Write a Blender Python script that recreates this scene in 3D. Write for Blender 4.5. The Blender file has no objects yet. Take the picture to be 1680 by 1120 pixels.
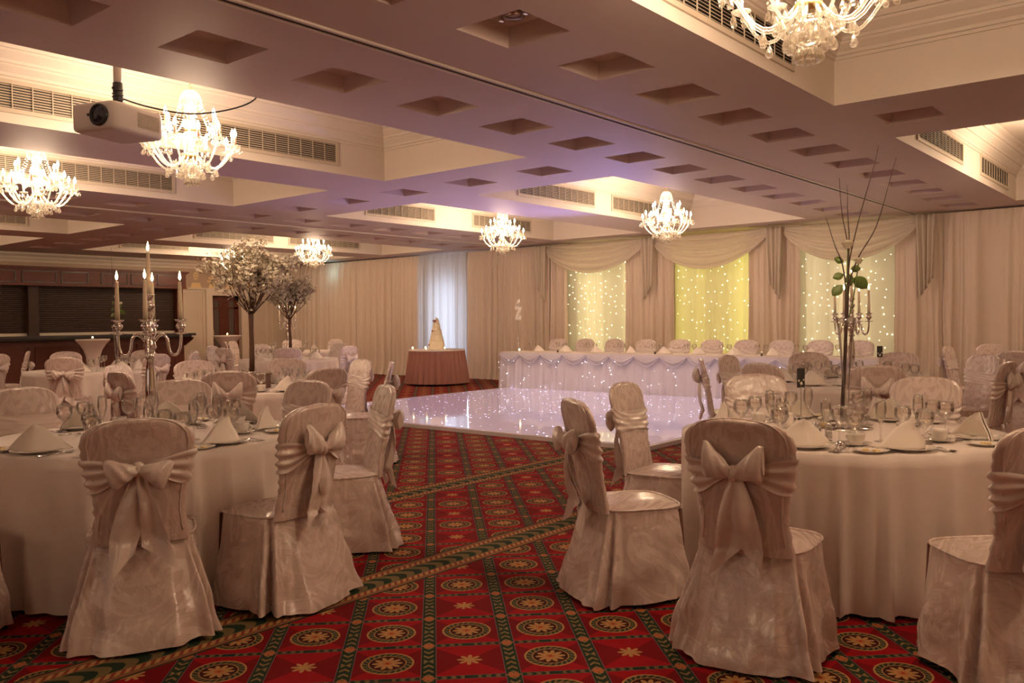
import bpy, math, random
from mathutils import Vector, Matrix
PI = math.pi
sc = bpy.context.scene
C = sc.collection
sin, cos = math.sin, math.cos

# ------------------------------------------------------------------ node expressions
NT = None
class V:
    def __init__(s, k): s.s = k
    def __add__(a, b): return M('ADD', a, b)
    __radd__ = __add__
    def __sub__(a, b): return M('SUBTRACT', a, b)
    def __rsub__(a, b): return M('SUBTRACT', b, a)
    def __mul__(a, b): return M('MULTIPLY', a, b)
    __rmul__ = __mul__
    def __truediv__(a, b): return M('DIVIDE', a, b)
    def __lt__(a, b): return M('LESS_THAN', a, b)
    def __gt__(a, b): return M('GREATER_THAN', a, b)
def M(op, *a):
    n = NT.nodes.new('ShaderNodeMath'); n.operation = op
    for i, v in enumerate(a):
        if isinstance(v, V): NT.links.new(v.s, n.inputs[i])
        else: n.inputs[i].default_value = v
    return V(n.outputs[0])
def fr(x): return M('FRACT', x)
def ab(x): return M('ABSOLUTE', x)
def mn(a, b): return M('MINIMUM', a, b)
def mx(a, b): return M('MAXIMUM', a, b)
def mix(f, a, b):
    n = NT.nodes.new('ShaderNodeMix'); n.data_type = 'RGBA'
    for i, v in ((0, f), (6, a), (7, b)):
        if isinstance(v, V): NT.links.new(v.s, n.inputs[i])
        elif i == 0: n.inputs[0].default_value = v
        else: n.inputs[i].default_value = (*v, 1)
    return V(n.outputs[2])
def node(t, **kw):
    n = NT.nodes.new(t)
    for k, v in kw.items():
        if k in n.inputs:
            if isinstance(v, V): NT.links.new(v.s, n.inputs[k])
            else: n.inputs[k].default_value = v
        else: setattr(n, k, v)
    return n
def coords(kind='Object'):
    tc = NT.nodes.new('ShaderNodeTexCoord'); s = NT.nodes.new('ShaderNodeSeparateXYZ')
    NT.links.new(tc.outputs[kind], s.inputs[0])
    return V(tc.outputs[kind]), V(s.outputs[0]), V(s.outputs[1]), V(s.outputs[2])
def mat(name, col=(.8, .8, .8), rough=.5, metal=0., **kw):
    """principled material; returns (material, principled node); sets NT"""
    global NT
    m = bpy.data.materials.new(name); m.use_nodes = True; NT = m.node_tree
    p = NT.nodes['Principled BSDF']
    p.inputs['Base Color'].default_value = (*col, 1); p.inputs['Roughness'].default_value = rough
    p.inputs['Metallic'].default_value = metal
    for k, v in kw.items(): p.inputs[k.replace('_', ' ')].default_value = v
    return m, p
def plug(v, sock): NT.links.new(v.s, sock)
def bump(p, h, strength=.3, dist=.01):
    b = node('ShaderNodeBump'); b.inputs['Strength'].default_value = strength; b.inputs['Distance'].default_value = dist
    plug(h, b.inputs['Height']); NT.links.new(b.outputs[0], p.inputs['Normal'])
def emis(name, col, st, sampling='NONE'):
    m, p = mat(name, col, .5); p.inputs['Emission Color'].default_value = (*col, 1); p.inputs['Emission Strength'].default_value = st
    m.cycles.emission_sampling = sampling
    return m

# ------------------------------------------------------------------ materials
MT = {}
def plain(key, col, rough=.5, metal=0., noise=0., scale=20., **kw):
    m, p = mat(key, col, rough, metal, **kw)
    if noise:
        co, x, y, z = coords()
        n = node('ShaderNodeTexNoise', Scale=scale, Detail=3.0, Vector=co)
        f = V(n.outputs[0])
        a = tuple(c*(1-noise) for c in col); b = tuple(min(1, c*(1+noise)) for c in col)
        plug(mix(f, a, b), p.inputs['Base Color'])
    MT[key] = m
    return m, p
plain('ceiling paint', (.68, .56, .52), .55, noise=.03, scale=2, Specular_IOR_Level=.3)
plain('coffer paint', (.77, .69, .61), .55, noise=.03, scale=3)
plain('wall paint', (.62, .50, .38), .5, noise=.04, scale=3)
plain('cornice paint', (.72, .60, .48), .5)
plain('dark slot', (.015, .012, .012), .6)
plain('vent metal', (.60, .52, .42), .4)
plain('linen', (.80, .71, .66), .75, noise=.03, scale=60)
plain('napkin linen', (.86, .78, .70), .7, noise=.02, scale=90)
plain('china', (.82, .76, .70), .18, Coat_Weight=.5)
plain('silver', (.82, .78, .75), .12, 1.)
plain('steel', (.72, .70, .68), .18, 1.)
plain('gilt', (.75, .50, .20), .3, 1.)
plain('candle wax', (.86, .74, .56), .45, Subsurface_Weight=.15)
plain('projector plastic', (.72, .66, .62), .35)
plain('black plastic', (.02, .02, .022), .3)
plain('lens glass', (.02, .02, .03), .05)
plain('bark', (.10, .045, .022), .7, noise=.3, scale=40)
plain('twig', (.05, .025, .02), .6)
plain('blossom', (.70, .64, .52), .6, noise=.2, scale=8)
plain('blossom bud', (.24, .17, .09), .6)
plain('green leaf', (.10, .15, .03), .45, noise=.3, scale=30)
plain('rose petal', (.88, .82, .66), .5)
plain('icing', (.90, .78, .58), .45)
plain('sugar flower', (.35, .12, .08), .5)
plain('counter top', (.02, .012, .010), .3)
plain('edge laminate', (.62, .55, .55), .35)
plain('pepper', (.03, .02, .015), .6)
plain('butter', (.80, .62, .30), .5)
plain('stretch cloth', (.70, .60, .55), .6)
plain('mirror', (.8, .8, .8), .03, 1.)
plain('plaster wall', (.55, .45, .38), .6)
plain('feather', (.85, .80, .72), .6)

# satin damask chair covers
def satin(key, c1, c2, r1, r2, scale, sheen=.2):
    m, p = mat(key, c1, r1)
    co, x, y, z = coords()
    nz = node('ShaderNodeTexNoise', Scale=2.2, Detail=.0, Vector=co)
    sp = NT.nodes.new('ShaderNodeSeparateColor'); NT.links.new(nz.outputs['Color'], sp.inputs[0])
    ya = (M('ABSOLUTE', x)+M('ABSOLUTE', y+.2)*.8)*scale; X2 = ya+(V(sp.outputs[0])-.5)*3.; Z2 = z*scale*.8+y*scale*.35+(V(sp.outputs[1])-.5)*3.
    # scrolls: spirals around a staggered lattice of centres
    row = M('FLOOR', Z2/5.2); U = fr(X2/5.2+row*.5)-.5; W = fr(Z2/5.2)-.5
    r = M('SQRT', U*U+W*W); th = M('ARCTAN2', W, U)
    sw = M('SINE', r*26.+th*2.); arm = (sw > .35)*(r < .40)
    st = (ab(ab(U)-.46-M('SINE', W*6.28)*.03) < .022)
    lf = M('SINE', th*5.+r*9.)*(.52-ab(r-.47)*8.) > .30
    f = mn(arm+st+lf, 1.)
    n2 = node('ShaderNodeTexNoise', Scale=9.0, Detail=4.0, Roughness=.6, Vector=co, Distortion=.6)
    plug(mix(f, c1, c2), p.inputs['Base Color'])
    plug(f*(r2-r1)+r1, p.inputs['Roughness'])
    n3 = node('ShaderNodeTexNoise', Scale=3.5, Detail=2.0, Vector=co, Distortion=1.2)
    bump(p, V(n2.outputs[0])*.4+V(n3.outputs[0]), .6, .03)
    p.inputs['Sheen Weight'].default_value = sheen
    p.inputs['Specular IOR Level'].default_value = 1.
    p.inputs['Coat Weight'].default_value = .35; p.inputs['Coat Roughness'].default_value = .22
    MT[key] = m
satin('satin', (.63, .50, .455), (.675, .55, .50), .24, .36, 19)
def silk():
    m, p = mat('sash silk', (.76, .65, .60), .26, Specular_IOR_Level=.7)
    co, x, y, z = coords()
    w = node('ShaderNodeTexNoise', Scale=14.0, Detail=3.0, Vector=co)
    bump(p, V(w.outputs[0]), .35, .012)
    p.inputs['Sheen Weight'].default_value = .3
    MT['silk'] = m
silk()

# thin glass
def glassy(key, tint, k, rough=.02, base=.08):
    global NT
    m = bpy.data.materials.new(key); m.use_nodes = True; NT = m.node_tree; NT.nodes.clear()
    o = node('ShaderNodeOutputMaterial'); t = node('ShaderNodeBsdfTransparent'); g = node('ShaderNodeBsdfGlossy')
    t.inputs[0].default_value = (*tint, 1); g.inputs['Roughness'].default_value = rough; g.inputs[0].default_value = (1, 1, 1, 1)
    lw = node('ShaderNodeLayerWeight'); lw.inputs[0].default_value = k
    mxs = node('ShaderNodeMixShader'); f = mn(V(lw.outputs['Fresnel'])*.62+base, .7)
    plug(f, mxs.inputs[0]); NT.links.new(t.outputs[0], mxs.inputs[1]); NT.links.new(g.outputs[0], mxs.inputs[2])
    NT.links.new(mxs.outputs[0], o.inputs[0]); MT[key] = m
glassy('glass', (.985, .975, .96), .36, .03, .045)
def crystal():
    global NT
    m = bpy.data.materials.new('crystal'); m.use_nodes = True; NT = m.node_tree; NT.nodes.clear()
    o = node('ShaderNodeOutputMaterial'); t = node('ShaderNodeBsdfTransparent'); g = node('ShaderNodeBsdfGlossy'); tr = node('ShaderNodeBsdfTranslucent')
    t.inputs[0].default_value = (.98, .95, .90, 1); g.inputs['Roughness'].default_value = .12; tr.inputs[0].default_value = (1, .95, .85, 1)
    a = node('ShaderNodeMixShader'); a.inputs[0].default_value = .35
    NT.links.new(g.outputs[0], a.inputs[1]); NT.links.new(tr.outputs[0], a.inputs[2])
    lw = node('ShaderNodeLayerWeight'); lw.inputs[0].default_value = .5
    b = node('ShaderNodeMixShader'); plug(mn(V(lw.outputs['Facing'])*.5+.30, .9), b.inputs[0])
    NT.links.new(t.outputs[0], b.inputs[1]); NT.links.new(a.outputs[0], b.inputs[2]); NT.links.new(b.outputs[0], o.inputs[0])
    MT['crystal'] = m
crystal()
MT['bulb'] = emis('bulb', (1., .80, .52), 38.)
MT['flame'] = emis('flame', (1., .72, .34), 16.)
MT['fairy'] = emis('fairy light', (1., .84, .40), 4.)
MT['skirt led'] = emis('skirt light', (.9, .88, 1.), 5.)

# draped fabrics with some light passing through
def drape(key, col, tl, folds=True):
    global NT
    m = bpy.data.materials.new(key); m.use_nodes = True; NT = m.node_tree; NT.nodes.clear()
    o = node('ShaderNodeOutputMaterial'); d = node('ShaderNodeBsdfDiffuse'); t = node('ShaderNodeBsdfTranslucent')
    d.inputs[0].default_value = (*col, 1); t.inputs[0].default_value = (*col, 1)
    a = node('ShaderNodeMixShader'); a.inputs[0].default_value = tl
    NT.links.new(d.outputs[0], a.inputs[1]); NT.links.new(t.outputs[0], a.inputs[2]); NT.links.new(a.outputs[0], o.inputs[0])
    MT[key] = m
drape('curtain', (.76, .635, .53), .06)
drape('swag cloth', (.78, .69, .58), .28)
drape('sheer', (.86, .83, .72), .60)
drape('day sheer', (.78, .74, .68), .50)
drape('table skirt white', (.78, .73, .78), .2)
drape('mauve skirt', (.40, .20, .165), .05)

def wood():
    m, p = mat('mahogany', (.09, .022, .012), .42, Specular_IOR_Level=.3)
    co, x, y, z = coords()
    mp = node('ShaderNodeMapping', Vector=co); mp.inputs['Scale'].default_value = (6, 6, 40)
    n = node('ShaderNodeTexNoise', Scale=1.2, Detail=4.0); NT.links.new(mp.outputs[0], n.inputs['Vector'])
    plug(mix(V(n.outputs[0]), (.040, .009, .006), (.17, .045, .022)), p.inputs['Base Color'])
    MT['mahogany'] = m
    m, p = mat('shutter metal', (.045, .020, .012), .5, 0, Specular_IOR_Level=.3)
    MT['shutter'] = m
    m, p = mat('wicker', (.16, .06, .025), .6)
    co, x, y, z = coords()
    f = M('SINE', z*260)*M('SINE', x*170+y*170)
    plug(mix(f > 0., (.10, .035, .015), (.22, .09, .04)), p.inputs['Base Color']); bump(p, f, .6, .01)
    MT['wicker'] = m
wood()

def carpet():
    m, p = mat('carpet', (.3, .02, .02), .95)
    p.inputs['Specular IOR Level'].default_value = .15
    co, x, y, z = coords()
    a = (x+y)*.70710678; b = (y-x)*.70710678
    pa, pb = .332, .3345
    ca = (a+.040)/pa; cb = (b-.2975)/pb
    i = M('FLOOR', ca); j = M('FLOOR', cb); u = fr(ca); v = fr(cb)
    du = mn(u, 1-u)*pa; dv = mn(v, 1-v)*pb
    uu = (u-.5)*pa; vv = (v-.5)*pb
    r = M('SQRT', uu*uu+vv*vv); th = M('ARCTAN2', vv, uu)
    GOLD = (.44, .24, .09); OLIVE = (.17, .12, .055); GREEN = (.016, .034, .018); DARK = (.045, .008, .008); ORG = (.42, .13, .05)
    col = mix(ab(uu) > ab(vv), (.30, .004, .010), (.17, .003, .007))
    # medallion
    c10 = ab(M('COSINE', th*5.)); star = mix(r < (c10*.032+.030), DARK, GOLD)
    star = mix(r < (c10*.012+.010), star, ORG); star = mix(r < .006, star, (.3, .02, .01))
    leafy = mix(M('SINE', th*22.+r*160) > .1, GREEN, OLIVE)
    med = mix(r < .073, leafy, star)
    med = mix(M('COMPARE', r, .0745, .0022), med, GOLD); med = mix(M('COMPARE', r, .104, .004), med, GOLD)
    s8 = ab(M('COSINE', th*4.+.4)); st2 = mix(r < (s8*.036+.016), col, GOLD)
    alt = (fr(i*.5) < .25)*(fr(j*.5) > .25)
    cell = mix(r < .108, col, med); cell = mix(alt, cell, st2)
    # stripes
    sa = mix((fr(ab(v-.5)*7.-du*22.) > .66)*(du < .020), GREEN, (.25, .16, .065))
    sa = mix(M('COMPARE', du, .030, .0018), sa, (.16, .11, .12))
    sb = mix((fr(ab(u-.5)*9.-dv*18.) > .5)*(dv < .012)*(ab(u-.5) > .08), GREEN, OLIVE)
    sb = mix(M('COMPARE', dv, .0155, .0012), sb, (.16, .11, .12))
    cell = mix(dv < .0165, cell, sb); cell = mix(du < .0315, cell, sa)
    rf = M('SQRT', du*du+dv*dv); tf = M('ARCTAN2', dv, du)
    cell = mix(rf < (ab(M('COSINE', tf*3.))*.014+.014), cell, ORG)
    # two border bands running along the room
    for x0, w in ((-3.61, .30), (-5.19, .29)):
        t = (x-x0)/w
        ins = (t > 0.)*(t < 1.)
        tt = ab(t-.5)*2
        band = mix(fr(y*9.+M('SINE', t*9.)*.35) > .5, GREEN, OLIVE)
        rope = mix(fr(y*24.+t*6.) > .45, (.25, .05, .03), GOLD)
        band = mix(tt > .42, band, rope); band = mix(tt > .72, band, OLIVE); band = mix(tt > .80, band, (.30, .10, .05))
        band = mix(tt > .90, band, GREEN); band = mix(M('COMPARE', tt, .43, .03), band, OLIVE)
        cell = mix(ins, cell, band)
    nz = node('ShaderNodeTexNoise', Scale=260.0, Detail=2.0, Vector=co)
    n2 = node('ShaderNodeMix', data_type='RGBA', blend_type='MULTIPLY'); n2.inputs[0].default_value = .5
    NT.links.new(cell.s, n2.inputs[6])
    g = mix(V(nz.outputs[0]), (.55, .55, .55), (1.2, 1.2, 1.2)); NT.links.new(g.s, n2.inputs[7])
    NT.links.new(n2.outputs[2], p.inputs['Base Color'])
    bump(p, V(nz.outputs[0]), .35, .004)
    MT['carpet'] = m
carpet()

def starfloor():
    m, p = mat('starlit floor', (.80, .74, .78), .07)
    co, x, y, z = coords()
    vo = node('ShaderNodeTexVoronoi', Scale=9.5, Vector=co); d = V(vo.outputs['Distance'])
    sp = NT.nodes.new('ShaderNodeSeparateColor'); NT.links.new(vo.outputs['Color'], sp.inputs[0])
    led = (d < .10)*(V(sp.outputs[0]) > .35)
    seam = mx(M('COMPARE', fr(x/1.22), .5, .004), M('COMPARE', fr(y/1.22), .5, .004))
    plug(mix(seam, (.80, .74, .78), (.45, .4, .42)), p.inputs['Base Color'])
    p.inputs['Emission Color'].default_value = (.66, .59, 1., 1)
    plug(led*9.+.13, p.inputs['Emission Strength'])  # star dots, plus an even violet glow added to tint the ceiling
    p.inputs['Coat Weight'].default_value = .6; p.inputs['Coat Roughness'].default_value = .03
    MT['starfloor'] = m
starfloor()

def wallpaper():
    m, p = mat('damask wallpaper', (.50, .36, .24), .45)
    co, x, y, z = coords()
    u = fr(y/.52)-.5; zz = (z-2.56)/.52
    odd = fr(y/1.04) < .5
    r1 = M('SQRT', u*u+(zz+.1)*(zz+.1)); th = M('ARCTAN2', zz+.12, u)
    fan = (r1 < .36)*(zz > -.12)*(M('SINE', th*11.) > -.4)*(r1 > .1)
    r2 = M('SQRT', u*u*4.+(zz-.18)*(zz-.18)*1.5); w2 = (r2 < .3)*(M('SINE', r2*40.+u*9.) > -.2)
    base = (ab(u) < (.16-zz*.35))*(zz < -.16)*(zz > -.42)
    f = mx(mn(odd*fan+(1-odd)*w2, 1.), base)
    plug(mix(f, (.46, .33, .23), (.80, .58, .28)), p.inputs['Base Color']); plug(.55-f*.25, p.inputs['Roughness'])
    MT['wallpaper'] = m
wallpaper()

# ------------------------------------------------------------------ mesh builder
class MB:
    def __init__(s): s.v = []; s.f = []; s.m = []; s.sm = []
    def add(s, vs, fs, smooth=True, mi=0):
        o = len(s.v); s.v += [tuple(p) for p in vs]
        for f in fs: s.f.append(tuple(i+o for i in f)); s.m.append(mi); s.sm.append(smooth)
        return s
    def box(s, x0, x1, y0, y1, z0, z1, mi=0):
        vs = [(x, y, z) for x in (x0, x1) for y in (y0, y1) for z in (z0, z1)]
        return s.add(vs, [(0, 1, 3, 2), (4, 6, 7, 5), (0, 4, 5, 1), (2, 3, 7, 6), (0, 2, 6, 4), (1, 5, 7, 3)], False, mi)
    def grid(s, fn, nu, nv, cu=False, cv=False, smooth=True, mi=0):
        vs = [fn(i/(nu if cu else nu-1), j/(nv if cv else nv-1)) for i in range(nu) for j in range(nv)]
        fs = []
        for i in range(nu if cu else nu-1):
            for j in range(nv if cv else nv-1):
                a, b = i, (i+1) % nu; c, d = j, (j+1) % nv
                fs.append((a*nv+c, b*nv+c, b*nv+d, a*nv+d))
        return s.add(vs, fs, smooth, mi)
    def lathe(s, prof, n=24, cx=0, cy=0, cz=0, mi=0, smooth=True):
        k = len(prof)
        return s.grid(lambda u, v: (cx+prof[round(v*(k-1))][0]*cos(2*PI*u), cy+prof[round(v*(k-1))][0]*sin(2*PI*u), cz+prof[round(v*(k-1))][1]), n, k, cu=True, mi=mi, smooth=smooth)
    def tube(s, pts, rad, n=8, mi=0, cap=True):
        pts = [Vector(p) for p in pts]; k = len(pts)
        if not hasattr(rad, '__len__'): rad = [rad]*k
        vs = []; up = None
        for i, p in enumerate(pts):
            t = (pts[min(i+1, k-1)]-pts[max(i-1, 0)]).normalized()
            if up is None: up = Vector((0, 0, 1)) if abs(t.z) < .9 else Vector((1, 0, 0))
            a = t.cross(up).normalized(); up = a.cross(t).normalized()
            for j in range(n):
                th = 2*PI*j/n; vs.append(p+(a*cos(th)+up*sin(th))*rad[i])
        fs = [(i*n+j, i*n+(j+1) % n, (i+1)*n+(j+1) % n, (i+1)*n+j) for i in range(k-1) for j in range(n)]
        if cap: fs += [tuple(range(n))[::-1], tuple((k-1)*n+j for j in range(n))]
        return s.add(vs, fs, True, mi)
    def ball(s, c, r, n=8, sz=1., mi=0):
        return s.grid(lambda u, v: (c[0]+r*sin(PI*v)*cos(2*PI*u), c[1]+r*sin(PI*v)*sin(2*PI*u), c[2]-r*sz*cos(PI*v)), n, max(4, n//2+1), cu=True, mi=mi)
    def xf(s, mtx):
        s.v = [tuple(mtx @ Vector(p)) for p in s.v]; return s
    def join(s, o, mtx=None):
        b = len(s.v); s.v += [tuple(mtx @ Vector(p)) for p in o.v] if mtx else o.v
        s.f += [tuple(i+b for i in f) for f in o.f]; s.m += o.m; s.sm += o.sm; return s
    def mesh(s, name, mats):
        me = bpy.data.meshes.new(name); me.from_pydata(s.v, [], s.f)
        me.polygons.foreach_set('material_index', s.m); me.polygons.foreach_set('use_smooth', s.sm)
        for m in (mats if isinstance(mats, (list, tuple)) else [mats]): me.materials.append(MT[m])
        me.update(); return me
def obj(name, mb, mats, parent=None, solid=0., sub=0):
    o = bpy.data.objects.new(name, mb.mesh(name, mats)); C.objects.link(o)
    if parent is not None: o.parent = parent
    if solid:
        md = o.modifiers.new('thick', 'SOLIDIFY'); md.thickness = solid; md.offset = 0
    if sub:
        md = o.modifiers.new('sub', 'SUBSURF'); md.levels = sub; md.render_levels = sub
    return o
def tag(o, label, cat, group=None, kind=None):
    o['label'] = label; o['category'] = cat
    if group: o['group'] = group
    if kind: o['kind'] = kind
    return o
def thing(name, label, cat, loc=(0, 0, 0), rz=0, group=None):
    o = bpy.data.objects.new(name, None); C.objects.link(o); o.empty_display_size = .1
    o.location = loc; o.rotation_euler = (0, 0, rz)
    return tag(o, label, cat, group)
def struct(name, mb, mats):
    o = obj(name, mb, mats); o['kind'] = 'structure'; return o
def dup(root, loc, rz, label, cat=None, group=None):
    def cp(o, parent):
        c = o.copy(); C.objects.link(c); c.parent = parent
        for ch in KIDS.get(o.name, ()): cp(ch, c)
        return c
    r = cp(root, None); r.location = loc; r.rotation_euler = (0, 0, rz)
    tag(r, label, cat or root['category'], group)
    return r
KIDS = {}
def index(root):
    def go(o):
        ch = [c for c in C.objects if c.parent == o]
        KIDS[o.name] = ch
        for c in ch: go(c)
    go(root)
class Proto:
    """builds one thing the first time, then copies it"""
    def __init__(s, make): s.make = make; s.o = None; s.used = False
    def put(s, loc, rz, label, group=None, scale=None):
        if s.o is None: s.o = s.make(); bpy.context.view_layer.update(); index(s.o)
        if not s.used:
            s.used = True; o = s.o; o.location = loc; o.rotation_euler = (0, 0, rz); o['label'] = label
            if group: o['group'] = group
        else: o = dup(s.o, loc, rz, label, None, group)
        if scale: o.scale = (scale,)*3
        return o
CAMYAW = .695062528
def rel_word(dx, dy):
    """where round a table a place lies, as seen from the camera side"""
    lat = dx*cos(CAMYAW)+dy*sin(CAMYAW); dep = -dx*sin(CAMYAW)+dy*cos(CAMYAW)
    a = math.degrees(math.atan2(lat, -dep)) % 360
    w = ['nearest side', 'near side slightly right', 'near-right side', 'right side', 'right side slightly back', 'far-right side',
         'far side', 'far side slightly left', 'far-left side', 'left side', 'left side slightly forward', 'near-left side']
    return w[int((a+15)//30) % 12]

# ------------------------------------------------------------------ room shell
ZC, ZT, YW, XL, XR, YN = 3.05, 3.70, 15.18, -21.1, 4.2, -7.0
CX = [(-19.5, -17.32), (-16.3, -14.12), (-10.92, -8.77), (-7.72, -5.55), (-2.42, -.24), (.80, 2.98)]
CY = [(-6.65, -.67), (.95, 6.93), (8.55, 14.5)]
coffers = [(x0, x1, y0, y1) for x0, x1 in CX for y0, y1 in CY]
SQ = .235; recs = []
for cx in (-13.25, -11.70, -4.745, -3.18):
    for k in range(-13, 8): recs.append((cx, 7.72+.965*k))
for cx in (-19.3, -18.1, -16.95, -15.8, -14.5, -10.55, -9.38, -8.24, -7.06, -5.93, -2.07, -.9, .3, 1.5, 2.7): recs.append((cx, 7.72))
holes = coffers+[(x-SQ, x+SQ, y-SQ, y+SQ) for x, y in recs]
b = MB()
bx = sorted({XL, XR, *[round(h[k], 4) for h in holes for k in (0, 1)]}); by = sorted({YN, YW+.4, *[round(h[k], 4) for h in holes for k in (2, 3)]})
idx = {}
def vi(x, y):
    if (x, y) not in idx: idx[(x, y)] = len(b.v); b.v.append((x, y, ZC))
    return idx[(x, y)]
for i in range(len(bx)-1):
    mxx = (bx[i]+bx[i+1])/2
    run = None
    for j in range(len(by)-1):
        myy = (by[j]+by[j+1])/2
        if any(h[0] < mxx < h[1] and h[2] < myy < h[3] for h in holes): continue
        b.f.append((vi(bx[i], by[j]), vi(bx[i], by[j+1]), vi(bx[i+1], by[j+1]), vi(bx[i+1], by[j]))); b.m.append(0); b.sm.append(False)
for x, y in recs:
    t = .11; s = .19
    vs = [(x+a*SQ, y+c*SQ, ZC) for a, c in ((-1, -1), (1, -1), (1, 1), (-1, 1))]+[(x+a*s, y+c*s, ZC+t) for a, c in ((-1, -1), (1, -1), (1, 1), (-1, 1))]
    b.add(vs, [(0, 4, 5, 1), (1, 5, 6, 2), (2, 6, 7, 3), (3, 7, 4, 0), (4, 7, 6, 5)], False)
struct('ceiling', b, 'ceiling paint')
crown = [(0, 3.05), (0, 3.40), (.015, 3.40), (.015, 3.425), (.03, 3.43), (.035, 3.455), (.075, 3.50), (.08, 3.52), (.095, 3.52), (.10, 3.545), (.15, 3.60), (.155, 3.62), (.175, 3.62), (.19, 3.66), (.24, 3.68), (.24, 3.70)]
for n, (x0, x1, y0, y1) in enumerate(coffers):
    b = MB()
    for k in range(len(crown)-1):
        (d0, z0), (d1, z1) = crown[k], crown[k+1]
        q = [[(x0+d, y0+d, z), (x1-d, y0+d, z), (x1-d, y1-d, z), (x0+d, y1-d, z)] for d, z in ((d0, z0), (d1, z1))]
        b.add(q[0]+q[1], [(a, (a+1) % 4, 4+(a+1) % 4, 4+a) for a in range(4)], False)
    d = crown[-1][0]; b.add([(x0+d, y0+d, ZT), (x1-d, y0+d, ZT), (x1-d, y1-d, ZT), (x0+d, y1-d, ZT)], [(0, 1, 2, 3)], False)
    struct('ceiling', b, 'coffer paint')
# partition tracks
for n, x in enumerate((-3.98, -12.47)):
    b = MB(); b.box(x-.045, x-.02, YN, YW, 3.036, 3.05, 0); b.box(x+.02, x+.045, YN, YW, 3.036, 3.05, 0); b.box(x-.02, x+.02, YN, YW, 3.045, 3.05, 1)
    struct('trim_%d' % (n+1), b, ['coffer paint', 'dark slot'])
struct('floor', MB().box(XL-1.6, XR, YN, YW+.4, -.05, 0), 'carpet')
struct('wall_back', MB().box(XL-.2, XR+.1, YW+.42, YW+.52, 0, 3.8), 'plaster wall')
struct('wall_right', MB().box(XR, XR+.1, YN, YW+.4, 0, 3.8), 'wall paint')
struct('wall_front', MB().box(XL, XR, YN-.1, YN, 0, 3.8), 'wall paint')
# bar-side wall with its door opening
DY0, DY1, DZ = 12.68, 13.56, 2.14
b = MB()
for y0, y1, z0, z1 in ((YN, DY0, 0, 2.33), (DY1, YW+.4, 0, 2.33), (DY0, DY1, DZ, 2.33)): b.box(XL-.15, XL, y0, y1, z0, z1, 0)
b.box(XL-.15, XL, YN, YW+.4, 2.33, 3.8, 1)
struct('wall_left', b, ['wall paint', 'wallpaper'])
b = MB()
prof = [(0, 2.84), (.02, 2.84), (.03, 2.88), (.07, 2.93), (.08, 2.96), (.14, 3.01), (.15, 3.05)]
for k in range(len(prof)-1):
    (d0, z0), (d1, z1) = prof[k], prof[k+1]
    b.add([(XL+d0, YN, z0), (XL+d0, YW, z0), (XL+d1, YW, z1), (XL+d1, YN, z1)], [(0, 1, 2, 3)], False)
struct('trim_3', b, 'cornice paint')
b = MB()
b.box(XL, XL+.035, YN, YW, 2.30, 2.34)
for y0, y1 in ((11.62, 12.42), (13.86, 14.40), (14.55, 15.1)):
    for q in ((y0, y1, 2.22, 2.245), (y0, y1, .25, .275), (y0, y0+.025, .25, 2.245), (y1-.025, y1, .25, 2.245)): b.box(XL, XL+.02, *q)
for q in ((DY0-.17, DY0, 0, DZ), (DY1, DY1+.17, 0, DZ), (DY0-.17, DY1+.17, DZ, 2.31)): b.box(XL, XL+.03, *q)
for q in ((DY0-.20, DY0-.17, 0, 2.31), (DY1+.17, DY1+.20, 0, 2.31)): b.box(XL, XL+.05, *q)
struct('trim_4', b, 'cornice paint')
# door leaf seen in the opening
MT['door glass'] = plain('door pane', (.10, .075, .06), .15)[0]
b = MB(); X = XL-.12
for q in ((DY0, DY0+.12, 0, DZ), (DY1-.14, DY1, 0, DZ), (DY0, DY1, DZ-.13, DZ), (DY0, DY1, 1.78, 1.83), (DY0, DY1, 0, .2)): b.box(X-.05, X, *q)
b.box(X-.045, X-.005, DY0+.28, DY1-.30, .2, 2.0)
d = struct('door_1', b, 'mahogany')
pn = obj('door_pane', MB().box(X-.03, X-.02, DY0+.1, DY1-.1, .2, 2.05), 'door glass', d)
obj('door_handle', MB().tube([(X+.0, DY0+.07, 1.0), (X+.05, DY0+.07, 1.0), (X+.05, DY0+.07, 1.2), (X, DY0+.07, 1.2)], .012), 'gilt', d)

# ------------------------------------------------------------------ bar
BX = -20.35
bar = thing('bar_counter', 'long mahogany bar counter with dark overhanging top against panelled wall', 'bar counter', (BX, 8, 0))
def L(bm, x=BX, y=8, z=0): return bm.xf(Matrix.Translation((-x, -y, -z)))
b = MB().box(-20.05, -19.95, 3.0, 11.2, .0, 1.08)
obj('front_panel', L(b), 'mahogany', bar)
b = MB(); y = 3.2
while y < 11.0:
    for q in ((y, y+1.0, .88, .91), (y, y+1.0, .15, .18), (y, y+.03, .15, .91), (y+.97, y+1.0, .15, .91)): b.box(-19.95, -19.93, *q)
    y += 1.13
obj('panel_moulding', L(b), 'mahogany', bar)
obj('counter_top', L(MB().box(-20.6, -19.66, 3.0, 11.36, 1.10, 1.155).box(-20.1, -19.76, 3.0, 11.30, 1.06, 1.10)), 'counter top', bar)
obj('counter_bracket', L(MB().add([(-20.0, 11.2, 1.06), (-19.7, 11.3, 1.06), (-19.75, 11.3, 1.0), (-19.93, 11.2, .85), (-20.0, 11.2, .85)], [(0, 1, 2, 3, 4)], False)), 'mahogany', bar, solid=.06)
can = thing('bar_canopy', 'panelled mahogany canopy above the bar shutters', 'bar canopy', (BX, 8, 2.28))
def Lc(bm): return L(bm, BX, 8, 2.28)
obj('fascia', Lc(MB().box(-20.42, -20.30, 3.0, 11.48, 2.28, 2.66)), 'mahogany', can)
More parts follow.
